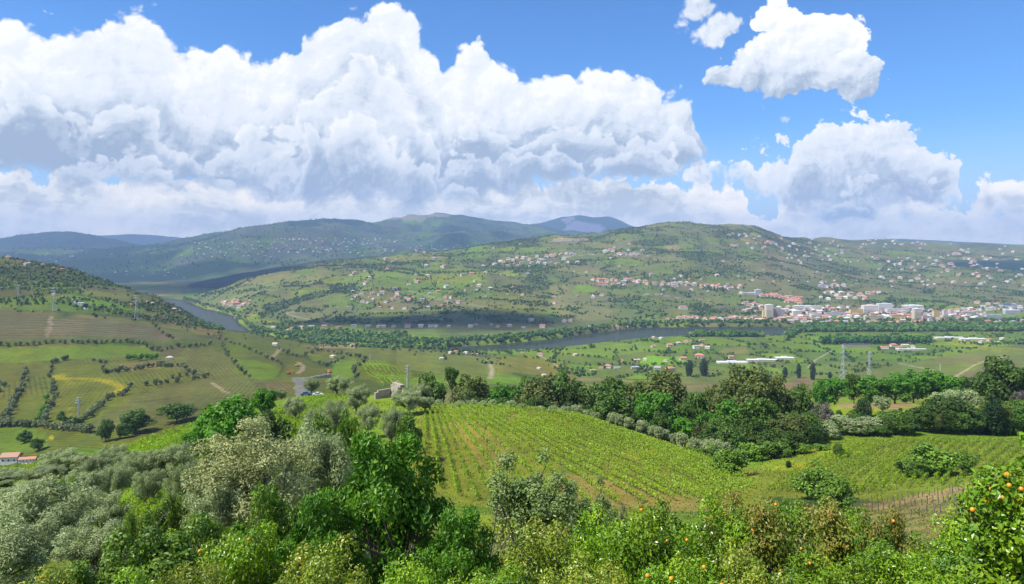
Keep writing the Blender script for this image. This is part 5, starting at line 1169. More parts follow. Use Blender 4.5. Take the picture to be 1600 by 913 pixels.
cluster('in the middle of the long white town', 120, 1215, 1440, 480, 500, 10.5, (W_, W_, W_, C_, G_, P_, Yw), (O_, PA, 'white', GR, O_, 'white'), shapes=('flat', 'hip', 'gable', 'flat', 'long'))
cluster('along the waterfront of the town', 60, 1200, 1470, 497, 506, 10, (W_, C_, P_, W_, Yw), (O_, PA, RU, GR))
cluster('at the right end of the town', 40, 1440, 1540, 484, 500, 10, (W_, C_, G_, W_, P_), (O_, PA, GR, 'white', RU))
cluster('in the estate of orange roofs', 30, 1190, 1252, 463, 467, 9, (C_, P_, W_), (O_, O_, O_, RU), slope=0.12, shapes=('hip', 'long', 'gable'))
cluster('in the estate of orange roofs', 14, 1225, 1254, 470, 475, 9, (C_, P_), (O_, O_), slope=0.2, shapes=('hip', 'long'))
cluster('on the green slope above the town', 22, 1284, 1373, 458, 470, 10, (W_, W_, C_), (O_, PA, RU, 'white'))
cluster('on the hillside left of the town', 12, 1160, 1192, 474, 488, 9, (W_, P_, C_))
cluster('in the string of houses on the lower hill', 40, 970, 1160, 443, 449, 8.5, slope=0.055)
cluster('in the orange roofed hamlet on the lower hill', 13, 925, 968, 438, 446, 9, (W_, P_, C_), (O_, O_, RU))
cluster('in the hamlet strung below the ridge', 32, 782, 900, 400, 416, 8.5, (W_, C_, W_, P_), slope=-0.06)
cluster('in the hamlet under the ridge top', 13, 942, 1005, 391, 400, 7.5)
cluster('scattered over the left part of the hill', 34, 545, 780, 405, 475, 9)
cluster('in the wine hamlet on the lower left hill', 20, 545, 700, 455, 485, 9)
cluster('scattered over the middle of the hill', 18, 780, 1180, 408, 480, 7.5)
cluster('in the village below the wooded crest', 22, 1136, 1225, 366, 392, 7, slope=0.1)
cluster('on the high right slope', 26, 1230, 1320, 374, 412, 6.5)
cluster('on the far right ridge', 24, 1349, 1450, 373, 384, 5.5, (W_, W_, P_), ymin=4000)
cluster('in the right hillside village', 36, 1365, 1545, 404, 442, 7.5)
cluster('dotted over the right slope', 22, 1480, 1600, 388, 455, 7)
cluster('above the right end of the town', 16, 1526, 1600, 474, 486, 9, (W_, C_, W_), (O_, PA, GR))
cluster('beside the hillside road above town', 9, 1275, 1320, 442, 450, 9)
cluster('on the plain beyond the town trees', 12, 1540, 1600, 502, 512, 10, (W_, C_, G_), ymin=2300)
cluster('on the left ridge top', 20, -10, 110, 402, 416, 8, (W_, W_, P_, C_), ymin=1000, ymax=2300, slope=0.14)
H1_('on the left hillside', [(127, 423, 9, Yw, PA, 'flat'), (112, 470, 12, W_, GR, 'long'), (120, 474, 10, W_, GR, 'flat'), (126, 478, 13, W_, 'white', 'flat'), (134, 484, 14, W_, GR, 'long'), (204, 478, 8, P_, O_, 'gable'), (230, 474, 8, P_, PA, 'long'), (238, 475, 6, C_, PA, 'gable'), (272, 485, 9, W_, PA, 'gable'), (280, 487, 7, P_, O_, 'gable'), (84, 462, 6, W_, PA, 'flat')], 900, 2300)
cluster('in the village at the river bend', 14, 345, 392, 471, 482, 9, (W_, P_, C_), (O_, RU, PA), ymin=2800)
H1_('on the near river bank', [(370, 497, 11, P_, O_, 'hip'), (452, 522, 15, P_, O_, 'hip'), (440, 524, 10, C_, O_, 'gable')], 2300)
nfar = len(SPECS)
cluster('far', 60, 300, 430, 378, 402, 3.0, (W_, C_, P_), (PA, GR, 'white', O_), 6000, 14000)
cluster('far', 90, 430, 620, 372, 396, 3.2, (W_, W_, P_, C_), (PA, GR, 'white', O_), 6000, 14000)
cluster('far', 30, 60, 300, 392, 440, 2.6, (W_, W_, P_), (PA, GR, 'white'), 5000, 12000)
cluster('far', 60, 640, 780, 385, 400, 3.0, (W_, W_, P_), (PA, GR, 'white'), 6000, 12000)
cluster('far', 90, 1180, 1600, 374, 450, 4.2, (W_, W_, P_), (PA, GR, 'white', O_))
cluster('far', 60, 540, 1180, 380, 480, 4.6)
built = []
for i, (px, py, w, wall, roof, shape, ph, y0, y1) in enumerate(SPECS):
    h = hit(px, py, y0, y1)
    if h is None or h[2] < 2: continue
    built.append((w if i < nfar else w * 0.3, h, w * h[1] / FPX, wall, roof, shape, ph, px))
built.sort(key=lambda b: -b[0])
SZ = lambda w: 'small ' if w < 8 else 'large ' if w > 13 else ''
byph = {}
RN = {'orange': 'terracotta roof', 'rust': 'brown tiled roof', 'grey': 'grey roof', 'white': 'white roof', 'pale': 'pale roof', 'blue': 'dark roof'}
for b in built[:296]:
    ap, h, wm, wall, roof, shape, ph, px = b
    o = house(h[0], h[1], max(6.5, wm * 0.68), shape, wall, roof, hr.normal() * 0.35 + (math.pi if hr.random() < 0.5 and ap < 11 else 0) + (math.pi / 2 if hr.random() < 0.25 and ap < 9 else 0), detail=ap >= 12.5 and h[1] < 2300, group='houses of the valley')
    byph.setdefault(ph, []).append((px, o, f'{SZ(ap)}{wall} house'))
for ph, lst in byph.items():
    kinds = {}
    for px, o, lk in sorted(lst, key=lambda t: t[0]): kinds.setdefault(lk, []).append(o)
    for lk, os_ in kinds.items():
        for q, o in enumerate(os_): o['label'] = f'{lk}, {ordinal(q + 1)} such from the left, {ph}' if len(os_) > 1 else f'{lk} {ph}'
# the rest, past the limit, are one mass
def mass():
    Vs, Fs, mi, off = [], [], [], 0
    mats = [WALL['white'], WALL['cream'], WALL['pink'], ROOF['orange'], ROOF['pale'], ROOF['grey'], ROOF['white'], WALL['grey']]
    wi = {'white': 0, 'cream': 1, 'pink': 2, 'grey': 7, 'yellow': 1}; ri = {'orange': 3, 'rust': 3, 'pale': 4, 'grey': 5, 'white': 6}
    for ap, h, wm, wall, roof, shape, ph, px in built[296:]:
        s = max(7, wm * 0.75) / 11; a = hr.normal() * 0.5; ca, sa = math.cos(a), math.sin(a)
        for (V, F), m_ in ((boxes([(-5.5, 5.5, -4.5, 4.5, -4, 4.2)]), wi.get(wall, 0)), ((lambda q: (q[0], q[1]))(roof_geo('hip', 11, 9, 4.2, 2.4)), ri[roof])):
            V = V * s; V = np.stack([V[:, 0] * ca - V[:, 1] * sa + h[0], V[:, 0] * sa + V[:, 1] * ca + h[1], V[:, 2] + h[2]], 1)
            for f in (F if isinstance(F, list) else [F]): Fs.append(f + off); mi += [m_] * len(f)
            Vs.append(V); off += len(V)
    q4 = [f for f in Fs if f.shape[1] == 4]; q3 = [f for f in Fs if f.shape[1] == 3]
    m4, m3, k = [], [], 0
    for f in Fs: (m4 if f.shape[1] == 4 else m3).extend(mi[k:k + len(f)]); k += len(f)
    link('distant_houses', mesh_from('distant_houses', np.concatenate(Vs), [np.concatenate(q4), np.concatenate(q3)], mats, False, None, m4 + m3), kind='stuff', label='pale houses dotted over the far hillsides')
mass()

# ------------------------------------------------------------------ larger buildings of the town, with storeys
def block(px, py, wpx, hpx, dm, wall, roof, label, name='apartment_block', cat='apartment block', bays=None, ymin=2400, rz=0.0, pitched=False, store=3.1, windows=True):
    h = hitf(px, py, ymin)
    w = wpx * h[1] / FPX; ht = hpx * h[1] / FPX
    root = bpy.data.objects.new(name, None); COL.objects.link(root); root.location = (h[0], h[1] + dm / 2, h[2]); root.rotation_euler = (0, 0, rz)
    root['category'] = cat; root['label'] = label
    link('wall', mesh_from('wall', *boxes([(-w / 2, w / 2, -dm / 2, dm / 2, -4, ht)]), [WALL[wall]]), root)
    if pitched: V, F = roof_geo('hip' if not pitched == 'gable' else 'gable', w, dm, ht, min(6, dm * 0.2))
    else: V, F = boxes([(-w / 2 - 0.3, w / 2 + 0.3, -dm / 2 - 0.3, dm / 2 + 0.3, ht + 0.003, ht + 0.9), (-w * 0.15, w * 0.15, -dm * 0.2, dm * 0.2, ht + 0.9, ht + 3.2)])
    link('roof', mesh_from('roof', V, F, [ROOF[roof]]), root)
    if windows:
        ns = max(1, int(ht / store)); nb = bays or max(2, int(w / 4.2))
        gm = cached(('bw',), lambda: mesh_from('window', *boxes([(-0.85, 0.85, -0.05, 0.08, -0.75, 0.75)]), [GLASS]))
        cells_ = [(i, k) for i in range(ns) for k in range(nb)]
        for i, k in cells_[:60]: link('window', gm, root, ((k + 0.5) / nb * w - w / 2, -dm / 2 - 0.04, (i + 0.6) * store))
    return root
block(1203, 498, 11, 21, 22, 'cream', 'white', 'tall cream apartment tower by the river, left end of the town')
block(1214.5, 497, 12, 15, 20, 'brown', 'grey', 'brown apartment block right against the tall cream tower')
block(1195, 497, 5, 10, 14, 'yellow', 'pale', 'yellow narrow block at the left foot of the cream tower')
block(1223, 495, 7, 11, 14, 'grey', 'pale', 'grey block right of the brown apartment block')
block(1434.5, 502, 11, 19, 20, 'cream', 'white', 'tall cream twin slab tower, right of the white halls')
block(1430, 483, 27, 5, 40, 'white', 'white', 'wide white hall with a bright roof behind the twin slab tower', 'market_hall', 'hall', windows=False)
block(1464, 495, 9, 9, 15, 'yellow', 'orange', 'yellow apartment block right of the twin slab tower')
block(1478, 494, 6, 9, 14, 'cream', 'pale', 'narrow cream block right of the yellow apartment block')
block(1488, 494, 5, 10, 14, 'pink', 'pale', 'slender pinkish block farthest right of the tall ones')
block(1339, 492, 20, 8, 16, 'yellow', 'orange', 'ochre apartment block left of the white hall')
block(1361, 490, 22, 12, 26, 'white', 'white', 'large white hall with a big front in mid town', 'sports_hall', 'hall')
block(1384, 487, 22, 12, 22, 'white', 'white', 'tall white block just right of the large white hall')
block(1404, 489, 34, 6, 25, 'white', 'grey', 'long white building between hall and twin tower')
block(1176, 461, 34, 3.2, 14, 'cream', 'white', 'long low cream building left of the orange roofed estate', 'school_building', 'building')
block(1185, 462, 9, 9, 16, 'grey', 'white', 'grey tower with a flat white top above the estate')
block(1262, 484, 44, 5.5, 14, 'white', 'white', 'long white terrace of flats in the left of town')
block(1305, 493, 30, 4, 16, 'white', 'grey', 'long low white building facing the river trees', 'warehouse', 'warehouse')
block(1246, 495, 13, 9, 14, 'white', 'white', 'white gabled block near the river, left of town')
block(1275, 496, 16, 6, 14, 'white', 'pale', 'white block with pale roof near the waterfront')
block(1366, 500, 28, 6, 14, 'cream', 'orange', 'cream block with orange roof on the waterfront')
block(1405, 500, 24, 7, 14, 'yellow', 'orange', 'ochre block with orange roof left of the twin slab tower')
block(1448, 500, 12, 6, 14, 'pink', 'rust', 'pinkish block right beside the foot of the twin tower')
block(1555, 500, 26, 7, 16, 'grey', 'grey', 'grey slab block at the right end of the town')
block(1583, 491, 24, 6, 16, 'grey', 'white', 'pale grey block near the right edge')
block(1579, 480, 23, 3.5, 30, 'blue' if 'blue' in WALL else 'grey', 'blue', 'low dark blue roofed hall near the right edge', 'warehouse', 'warehouse', windows=False)
block(1510, 492, 30, 4, 20, 'grey', 'pale', 'low grey warehouse right of the tall blocks', 'warehouse', 'warehouse')
block(1068, 484, 13, 5, 14, 'white', 'orange', 'white manor with orange roof on the slope left of town', 'manor_house', 'house', pitched=True)
block(1055, 448, 10, 7, 12, 'white', 'white', 'tall white cube building on the lower hill road')
block(1340, 542, 44, 3.2, 10, 'brown', 'slate', 'long dark grey barn behind the poplar trunks', 'barn', 'barn', ymin=1300)
for px, py, w, d, lab in [(1146, 569, 46, 22, 'left and largest of the long white sheds on the plain'), (1192, 565, 46, 16, 'middle long white shed on the plain'), (1228, 562, 28, 18, 'right short white shed on the plain'), (1486, 530, 44, 16, 'long pale greenhouse beside the yellow field'), (1522, 532, 40, 14, 'second pale greenhouse farther right'), (1426, 548, 44, 8, 'low white enclosure wall building of the estate')]:
    block(px, py, w, 2.0, d, 'cream', 'white', lab, 'shed', 'shed', ymin=1000, windows=False)
block(891, 377, 54, 2.5, 14, 'cream', 'pale', 'long sandy walled building along the ridge crest', 'wall_building', 'building', ymin=4500, windows=False)
# the farmhouse at the left
h = hitf(18, 722, 380, 600)
farm = house(h[0], h[1], 9.5, 'gable', 'white', 'rust', 0.15, True, label='white farmhouse with brown roof low at the left edge')
h = hitf(44, 722, 380, 600)
house(h[0], h[1], 9.0, 'long', 'white', 'orange', 0.25, True, 1.15, label='farm building with bright orange roof beside the white farmhouse', name='farm_building', cat='farm building')
h = hitf(40, 731, 380, 600)
house(h[0], h[1], 5.5, 'gable', 'pink', 'pale', 0.3, False, 0.8, label='small salmon outbuilding in front of the orange roof', name='outbuilding', cat='outbuilding')

# ------------------------------------------------------------------ stone ruin, road, cars, diggers
def stone_wall(name, pts, h0, t, label, cat='wall', ymin=200, jit=0.3, cols_=(0.34, 0.29, 0.22)):
    """a wall of separate stone courses between two points on the land"""
    (xa, ya), (xb, yb) = pts; Ln = math.hypot(xb - xa, yb - ya); a = math.atan2(yb - ya, xb - xa)
    root = bpy.data.objects.new(name, None); COL.objects.link(root); z = min(float(ground(xa, ya)), float(ground(xb, yb)))
    root.location = (xa, ya, z); root.rotation_euler = (0, 0, a); root['category'] = cat; root['label'] = label
    sr = np.random.default_rng(int(Ln * 10)); zz = -0.6; lst = []
    sm = [cached(('stone', k), lambda: mesh_from('stone', *(lambda V, F: (V + sr.normal(size=V.shape) * 0.035, F))(*boxes([(-0.5, 0.5, -0.5, 0.5, -0.5, 0.5)])), [WALL['stone']])) for k in range(4)]
    ch = h0 / 5
    lst = []
    while zz < h0:
        x = -0.3 * sr.random()
        while x < Ln:
            w = ch * (1.2 + 1.6 * sr.random())
            if zz < h0 * (0.7 + 0.5 * math.sin(x * 0.9) ** 2): lst.append((x + w / 2, zz + ch / 2, w, ch))
            x += w
        zz += ch
    for x, zq, w, c in lst[:300]:
        link('stone', sm[sr.integers(4)], root, (x, sr.normal() * 0.05, zq), 0, (w * 0.96, t * (0.9 + 0.15 * sr.random()), c * 0.94))
    return root
a = hitf(586, 624, 150, 420); b = hitf(612, 620, 150, 420); c = hitf(620, 615, 150, 420)
stone_wall('stone_ruin', ((a[0], a[1]), (b[0], b[1])), 3.4, 0.8, 'low sunlit ruined stone wall between the olives above the vineyard', 'ruin')
stone_wall('stone_ruin', ((b[0] + 0.3, b[1]), (c[0] + 0.5, c[1] + 1.5)), 5.4, 1.6, 'taller dark stone ruin corner right of the sunlit wall', 'ruin')
a = hitf(444, 592, 420, 1200); b = hitf(516, 590, 420, 1200)
stone_wall('retaining_wall', ((a[0], a[1]), (b[0], b[1])), 4.2, 1.4, 'long grey retaining wall below the orange diggers')
def car(px, py, paint, label, rz):
    h = hitf(px, py, 180, 420); root = bpy.data.objects.new('parked_car', None); COL.objects.link(root); root.location = (h[0], h[1], h[2] + 0.25); root.rotation_euler = (0, 0, rz); root['category'] = 'car'; root['label'] = label; root['group'] = 'cars parked by the olives'
    pm_ = flat('car_paint_' + paint, {'white': (0.75, 0.76, 0.78), 'blue': (0.06, 0.13, 0.35)}[paint], 0.3, 0.0, 0.02)
    prof = [(-2.1, 0.35), (-2.1, 0.85), (-1.9, 1.0), (-1.3, 1.05), (1.0, 1.0), (1.95, 0.8), (2.1, 0.6), (2.1, 0.35)]
    V = np.array([(x, s * 0.85, z) for s in (-1, 1) for x, z in prof]); n = len(prof)
    me = bpy.data.meshes.new('body'); me.from_pydata([tuple(v) for v in V], [], [list(range(n))[::-1], list(range(n, 2 * n))] + [[i, (i + 1) % n, n + (i + 1) % n, n + i] for i in range(n)]); me.materials.append(pm_); link('body', me, root)
    V, F = boxes([(-1.35, 0.75, -0.72, 0.72, 1.04, 1.42)]); V[4:, 0] *= 0.72; link('cabin', mesh_from('cabin', V, F, [GLASS]), root)
    V, F = boxes([(-0.95, 0.4, -0.55, 0.55, 1.423, 1.47)]); link('roof', mesh_from('roof', V, F, [pm_]), root)
    wm_ = cached('wheel', lambda: mesh_from('wheel', *tubes([(np.array([[0, -0.12, 0], [0, -0.119, 0], [0, 0.119, 0], [0, 0.12, 0]]), [0.02, 0.33, 0.33, 0.02])], 12), [flat('tyre', (0.02, 0.02, 0.02), 0.8)]))
    for sx in (-1.3, 1.3):
        for sy in (-0.8, 0.8): link('wheel', wm_, root, (sx, sy, 0.33))
car(478, 619, 'blue', 'blue parked car, left of the two beside the olives', 0.2); car(497, 620, 'white', 'white parked car, right of the two beside the olives', 0.1)
ORG = flat('digger_orange', (0.62, 0.17, 0.03), 0.5); YEL = flat('digger_yellow', (0.62, 0.36, 0.04), 0.5); DK = flat('dark_steel', (0.04, 0.04, 0.045), 0.6)
def digger(px, py, m, label, rz):
    h = hitf(px, py, 420, 1400); root = bpy.data.objects.new('excavator', None); COL.objects.link(root); root.location = h; root.rotation_euler = (0, 0, rz); root['category'] = 'excavator'; root['label'] = label; root['group'] = 'diggers working on the terraces'
    for s in (-1, 1): link('track', mesh_from('track', *boxes([(-2.0, 2.0, s * 1.2 - 0.3, s * 1.2 + 0.3, 0, 0.8)]), [DK]), root)
    link('body', mesh_from('body', *boxes([(-2.0, 1.2, -1.3, 1.3, 0.95, 2.3), (-2.4, -1.2, -1.2, 1.2, 1.0, 2.0)]), [m]), root); link('cab', mesh_from('cab', *boxes([(-0.2, 1.3, -1.25, -0.2, 2.303, 3.4)]), [m]), root)
    link('arm', mesh_from('arm', *tubes([(np.array([[1.0, 0.3, 1.6], [3.0, 0.3, 3.8], [4.6, 0.3, 3.0], [5.0, 0.3, 1.0]]), [0.35, 0.3, 0.25, 0.2])], 5), [m]), root); link('bucket', mesh_from('bucket', *boxes([(4.5, 5.4, -0.2, 0.8, 0.3, 1.1)]), [DK]), root)
digger(452, 585, ORG, 'orange digger on the left end of the retaining wall', 0.3); digger(514, 583, ORG, 'orange digger near the right end of the retaining wall', 2.6); digger(464, 573, YEL, 'yellow digger on the track above the retaining wall', 0.1)

# ------------------------------------------------------------------ pylons and poles
def pylon(px, py, ht, label, ymin, wide=0.16, Y=None, k=1.0):
    if Y: x = (px - CX) / FPX * Y; h = (x, Y, float(ground(x, Y)))
    else: h = hitf(px, py, ymin)
    root = bpy.data.objects.new('electricity_pylon', None); COL.objects.link(root); root.location = h; root.rotation_euler = (0, 0, 0.5); root['category'] = 'pylon'; root['label'] = label; root['group'] = 'power line pylons of the valley'
    b_ = ht * wide / 2; t_ = ht * 0.02; R_ = 0.085 * k * max(1, h[1] / 800)
    lev = np.linspace(0, 1, 9); wd = b_ + (t_ - b_) * np.minimum(1, lev / 0.72) ; wd = np.maximum(wd, t_)
    for sx, sy in ((-1, -1), (1, -1), (1, 1), (-1, 1)):
        pts = np.stack([sx * wd, sy * wd, lev * ht], 1); link('leg', mesh_from('leg', *tubes([(pts, np.full(9, R_ * 1.3))], 4), [STEEL]), root)
    br = []
    for i in range(8):
        for s in range(4):
            c = [(-1, -1), (1, -1), (1, 1), (-1, 1)]; a1, a2 = c[s], c[(s + 1) % 4]
            br.append((np.array([[a1[0] * wd[i], a1[1] * wd[i], lev[i] * ht], [a2[0] * wd[i + 1], a2[1] * wd[i + 1], lev[i + 1] * ht]]), [R_ * 0.8] * 2))
            br.append((np.array([[a2[0] * wd[i], a2[1] * wd[i], lev[i] * ht], [a1[0] * wd[i + 1], a1[1] * wd[i + 1], lev[i + 1] * ht]]), [R_ * 0.8] * 2))
    link('bracing', mesh_from('bracing', *tubes(br, 3), [STEEL]), root)
    for z_, l_ in ((0.72, 0.17), (0.84, 0.14), (0.95, 0.11)):
        link('crossarm', mesh_from('crossarm', *tubes([(np.array([[-l_ * ht, 0, z_ * ht], [0, 0, z_ * ht + 0.035 * ht], [l_ * ht, 0, z_ * ht]]), [R_, R_ * 1.6, R_]), (np.array([[-l_ * ht, 0, z_ * ht], [l_ * ht, 0, z_ * ht]]), [R_, R_])], 4), [STEEL]), root)
pylon(1318, 600, 58, 'left of the two lattice pylons beyond the bright trees', 0, Y=1050); pylon(1359, 600, 50, 'right of the two lattice pylons beyond the bright trees', 0, Y=1050)
pylon(213, 500, 46, 'lattice pylon on the brown terraces left of the river', 900, 0.14); pylon(85, 487, 42, 'lattice pylon on the left hillside above the terraces', 900, 0.14); pylon(29, 470, 30, 'small pylon near the left edge of the hillside', 1000, 0.12)
pylon(637, 606, 20, 'slim white pylon in front of the striped plot', 350, 0.07, k=1.4); pylon(123, 652, 15, 'small white pylon among the olive hedges', 420, 0.06, k=1.2)
def pole(px, py, ht, label, m, Y=None, ymin=300, rad=0.16, arm=True):
    if Y: x = (px - CX) / FPX * Y; h = (x, Y, float(ground(x, Y)))
    else: h = hitf(px, py, ymin)
    root = bpy.data.objects.new('utility_pole', None); COL.objects.link(root); root.location = h; root['category'] = 'utility pole'; root['label'] = label
    R_ = rad * max(1, h[1] / 600)
    link('post', mesh_from('post', *tubes([(np.array([[0, 0, -0.5], [0, 0, ht * 0.5], [0, 0, ht]]), [R_ * 1.2, R_, R_ * 0.8])], 6), [m]), root)
    if arm: link('crossarm', mesh_from('crossarm', *boxes([(-1.0, 1.0, -0.08, 0.08, ht * 0.9, ht * 0.9 + 0.18)]), [m]), root)
pole(143, 709, 5.6, 'dark wooden pole rising from the olives on the spur', WOODP, Y=190, rad=0.13); pole(578, 566, 12, 'pale pole at the near edge of the far green field', CONC); pole(1469, 592, 30, 'tall pale pole in front of the right plain', CONC, Y=1150)
pole(410, 618, 7, 'thin pole left of the olives by the cars', WOODP, ymin=400); pole(1088, 620, 12, 'pale pole standing among the woodland crowns', CONC, Y=420, arm=False)
for i, (px, py) in enumerate([(480, 534), (540, 535)]): pole(px, py, 22, ('left' if i == 0 else 'right') + ' slim pale mast on the ridge beyond the small plots', CONC, ymin=1000)

# ------------------------------------------------------------------ vine rows
vr = np.random.default_rng(55)
def guide(P, ymin, ymax, n=14):
    w = [hitf(a, b, ymin, ymax) for a, b in P]; w = np.array([(q[0], q[1]) for q in w if q is not None])
    s = np.concatenate([[0], np.cumsum(np.hypot(*np.diff(w, axis=0).T))]); t = np.linspace(0, s[-1], n)
    return np.stack([np.interp(t, s, w[:, 0]), np.interp(t, s, w[:, 1])], 1)
def vine_rows(guides, spacing, ymin, ymax, dens, phrase, group, hgt=1.35, leaf=0.27, wid=0.32, gapk=0.36, skip=0.0, look='leafy'):
    G_s = [guide(g, ymin, ymax) for g in guides]; rows_ = []
    for a, b in zip(G_s[:-1], G_s[1:]):
        d = np.hypot(*(b - a).T).mean(); n = max(1, int(round(d / spacing)))
        rows_ += [a + (b - a) * k / n for k in range(n)]
    rows_.append(G_s[-1]); out = []
    for ri, P in enumerate(rows_):
        if vr.random() < skip: continue
        s = np.concatenate([[0], np.cumsum(np.hypot(*np.diff(P, axis=0).T))]); Ln = s[-1]; n = int(Ln * dens)
        t = np.sort(vr.random(n)) * Ln; x = np.interp(t, s, P[:, 0]); y = np.interp(t, s, P[:, 1])
        plant = np.abs((t / 1.1) % 1 - 0.5) * 2
        keep = (vnoise(t / 2.3 + ri * 7.7, np.full(n, ri * 1.3), 5) > gapk * (0.55 + 0.9 * vnoise(x / 30, y / 30, 9))) & (plant > 0.12)
        x, y, plant = x[keep], y[keep], plant[keep]; n = len(x)
        if n < 8: continue
        dx, dy = np.gradient(P[:, 0]).mean(), np.gradient(P[:, 1]).mean(); L_ = math.hypot(dx, dy); nx_, ny_ = -dy / L_, dx / L_
        o = vr.normal(size=n) * wid * 0.6; hh = 0.35 + (hgt - 0.35) * vr.random(n) ** 0.8 * (0.75 + 0.25 * plant)
        xx, yy = x + nx_ * o, y + ny_ * o; z = ground(xx, yy) + hh
        p = np.stack([xx, yy, z], 1); nrm = unit(np.stack([nx_ * np.sign(o), ny_ * np.sign(o), np.full(n, 0.6)], 1) + vr.normal(size=(n, 3)) * 0.5)
        a = unit(np.cross(nrm, vr.normal(size=(n, 3)))); b = np.cross(nrm, a); sz = leaf * (0.7 + 0.6 * vr.random(n))[:, None] * 0.6
        c0 = np.array([x[0], y[0], float(ground(x[0], y[0]))])
        V = np.stack([p - a * sz, p + b * sz, p + a * sz, p - b * sz], 1).reshape(-1, 3) - c0
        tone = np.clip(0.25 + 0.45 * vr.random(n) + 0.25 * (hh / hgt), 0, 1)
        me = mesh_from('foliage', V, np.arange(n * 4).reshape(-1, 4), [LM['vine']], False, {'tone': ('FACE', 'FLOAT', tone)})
        root = bpy.data.objects.new('vine_row', None); COL.objects.link(root); root.location = c0; root['category'] = 'vine row'; root['group'] = group
        link('foliage', me, root)
        # wooden stakes and stems of the row, one part
        st = [(np.array([[q, r_, float(ground(q, r_)) - 0.1], [q, r_, float(ground(q, r_)) + hgt * 0.9]]) - c0, [0.05, 0.035]) for q, r_ in zip(np.interp(np.arange(1, Ln, 4.4), s, P[:, 0]), np.interp(np.arange(1, Ln, 4.4), s, P[:, 1]))]
        if st: link('stems', mesh_from('stems', *tubes(st, 3), [WOODP]), root)['kind'] = 'stuff'
        out.append((P[len(P) // 2][0] / P[len(P) // 2][1], root))
    out.sort(key=lambda q: q[0])
    for i, (_, o) in enumerate(out): o['label'] = f'{look} vine row, {ordinal(i + 1)} from the left {phrase}'
vine_rows([[(664, 640), (666, 690), (660, 750)], [(690, 629), (712, 680), (745, 735), (780, 790)], [(715, 629), (768, 680), (825, 735), (880, 790)], [(742, 633), (830, 688), (930, 742), (1010, 788)],
           [(800, 638), (905, 685), (1040, 735), (1130, 780)], [(860, 645), (970, 688), (1080, 728), (1180, 765)], [(905, 652), (1010, 688), (1090, 714), (1150, 735)]], 2.9, 90, 300, 24, 'in the central vineyard', 'vine rows of the central vineyard', 1.5, 0.24, 0.26, 0.22)
vine_rows([[(1200, 768), (1262, 730), (1330, 697)], [(1270, 772), (1330, 728), (1392, 690)], [(1340, 775), (1380, 728), (1430, 689)], [(1400, 765), (1440, 722), (1486, 688)], [(1470, 760), (1505, 722), (1546, 688)], [(1560, 762), (1590, 722), (1630, 690)]], 2.9, 90, 300, 14, 'in the right vineyard', 'vine rows of the right vineyard', 1.2, 0.26, 0.24, 0.32)
vine_rows([[(160, 712), (230, 686), (305, 656)], [(185, 735), (260, 708), (330, 680)], [(215, 760), (290, 730), (350, 705)]], 2.6, 60, 300, 15, 'on the left face of the spur', 'vine rows on the spur')
vine_rows([[(385, 668), (445, 640), (500, 614)], [(425, 682), (480, 648), (530, 620)], [(480, 690), (520, 655), (575, 626)]], 2.8, 80, 330, 15, 'below the parked cars', 'vine rows below the cars')
vine_rows([[(178, 812), (215, 782), (252, 750)], [(232, 822), (262, 800), (292, 768)]], 4.2, 35, 120, 34, 'beside the grass strip', 'vine rows beside the grass strip', 1.5, 0.16, 0.35, 0.2)
vine_rows([[(556, 566), (575, 585), (600, 603)], [(600, 565), (622, 580), (650, 596)]], 9, 500, 1500, 4, 'in the striped plot beside the slim white pylon', 'vine rows of the striped plot', 2.0, 0.9, 0.5, 0.2)
# bare stakes of the young vines by the path
post_me = mesh_from('vine_post', *tubes([(np.array([[0, 0, -0.3], [0.01, 0, 0.8], [0, 0.02, 1.7]]), [0.065, 0.06, 0.05])], 6), [WOODP])
posts = []
for (x1, y1), (x2, y2), n in (((1340, 792), (1530, 764), 24), ((1345, 802), (1535, 777), 22), ((1400, 812), (1540, 790), 12)):
    for k in range(n):
        t = (k + vr.normal() * 0.15) / n; h = hitf(x1 + (x2 - x1) * t, y1 + (y2 - y1) * t, 60, 300)
        o = bpy.data.objects.new('vine_post', post_me); COL.objects.link(o); o.location = h; o.rotation_euler = (vr.normal() * 0.05, vr.normal() * 0.05, vr.random() * 6); o.scale = (1.2, 1.2, 0.55 + 0.35 * vr.random())
        o['category'] = 'post'; o['group'] = 'vine posts by the dirt path'; posts.append(o)
numbered(posts, 'dark wooden vine post by the dirt path, {n} from the left')

# ------------------------------------------------------------------ oranges
ORGM = flat('orange_peel', (0.80, 0.30, 0.02), 0.45, 0, 0.1, 20)
def ball(r=0.04):
    bm_v, bm_f = [], []; n1, n2 = 5, 8
    pts = np.array([(0, 0, r)] + [(r * math.sin(math.pi * i / n1) * math.cos(2 * math.pi * j / n2), r * math.sin(math.pi * i / n1) * math.sin(2 * math.pi * j / n2), r * math.cos(math.pi * i / n1)) for i in range(1, n1) for j in range(n2)] + [(0, 0, -r)])
    q = [[1 + i * n2 + j, 1 + (i + 1) * n2 + j, 1 + (i + 1) * n2 + (j + 1) % n2, 1 + i * n2 + (j + 1) % n2] for i in range(n1 - 2) for j in range(n2)]
    t = [[0, 1 + j, 1 + (j + 1) % n2] for j in range(n2)] + [[len(pts) - 1, 1 + (n1 - 2) * n2 + (j + 1) % n2, 1 + (n1 - 2) * n2 + j] for j in range(n2)]
    return mesh_from('orange', pts, [np.array(q), np.array(t)], [ORGM], True)
orange_me = ball()
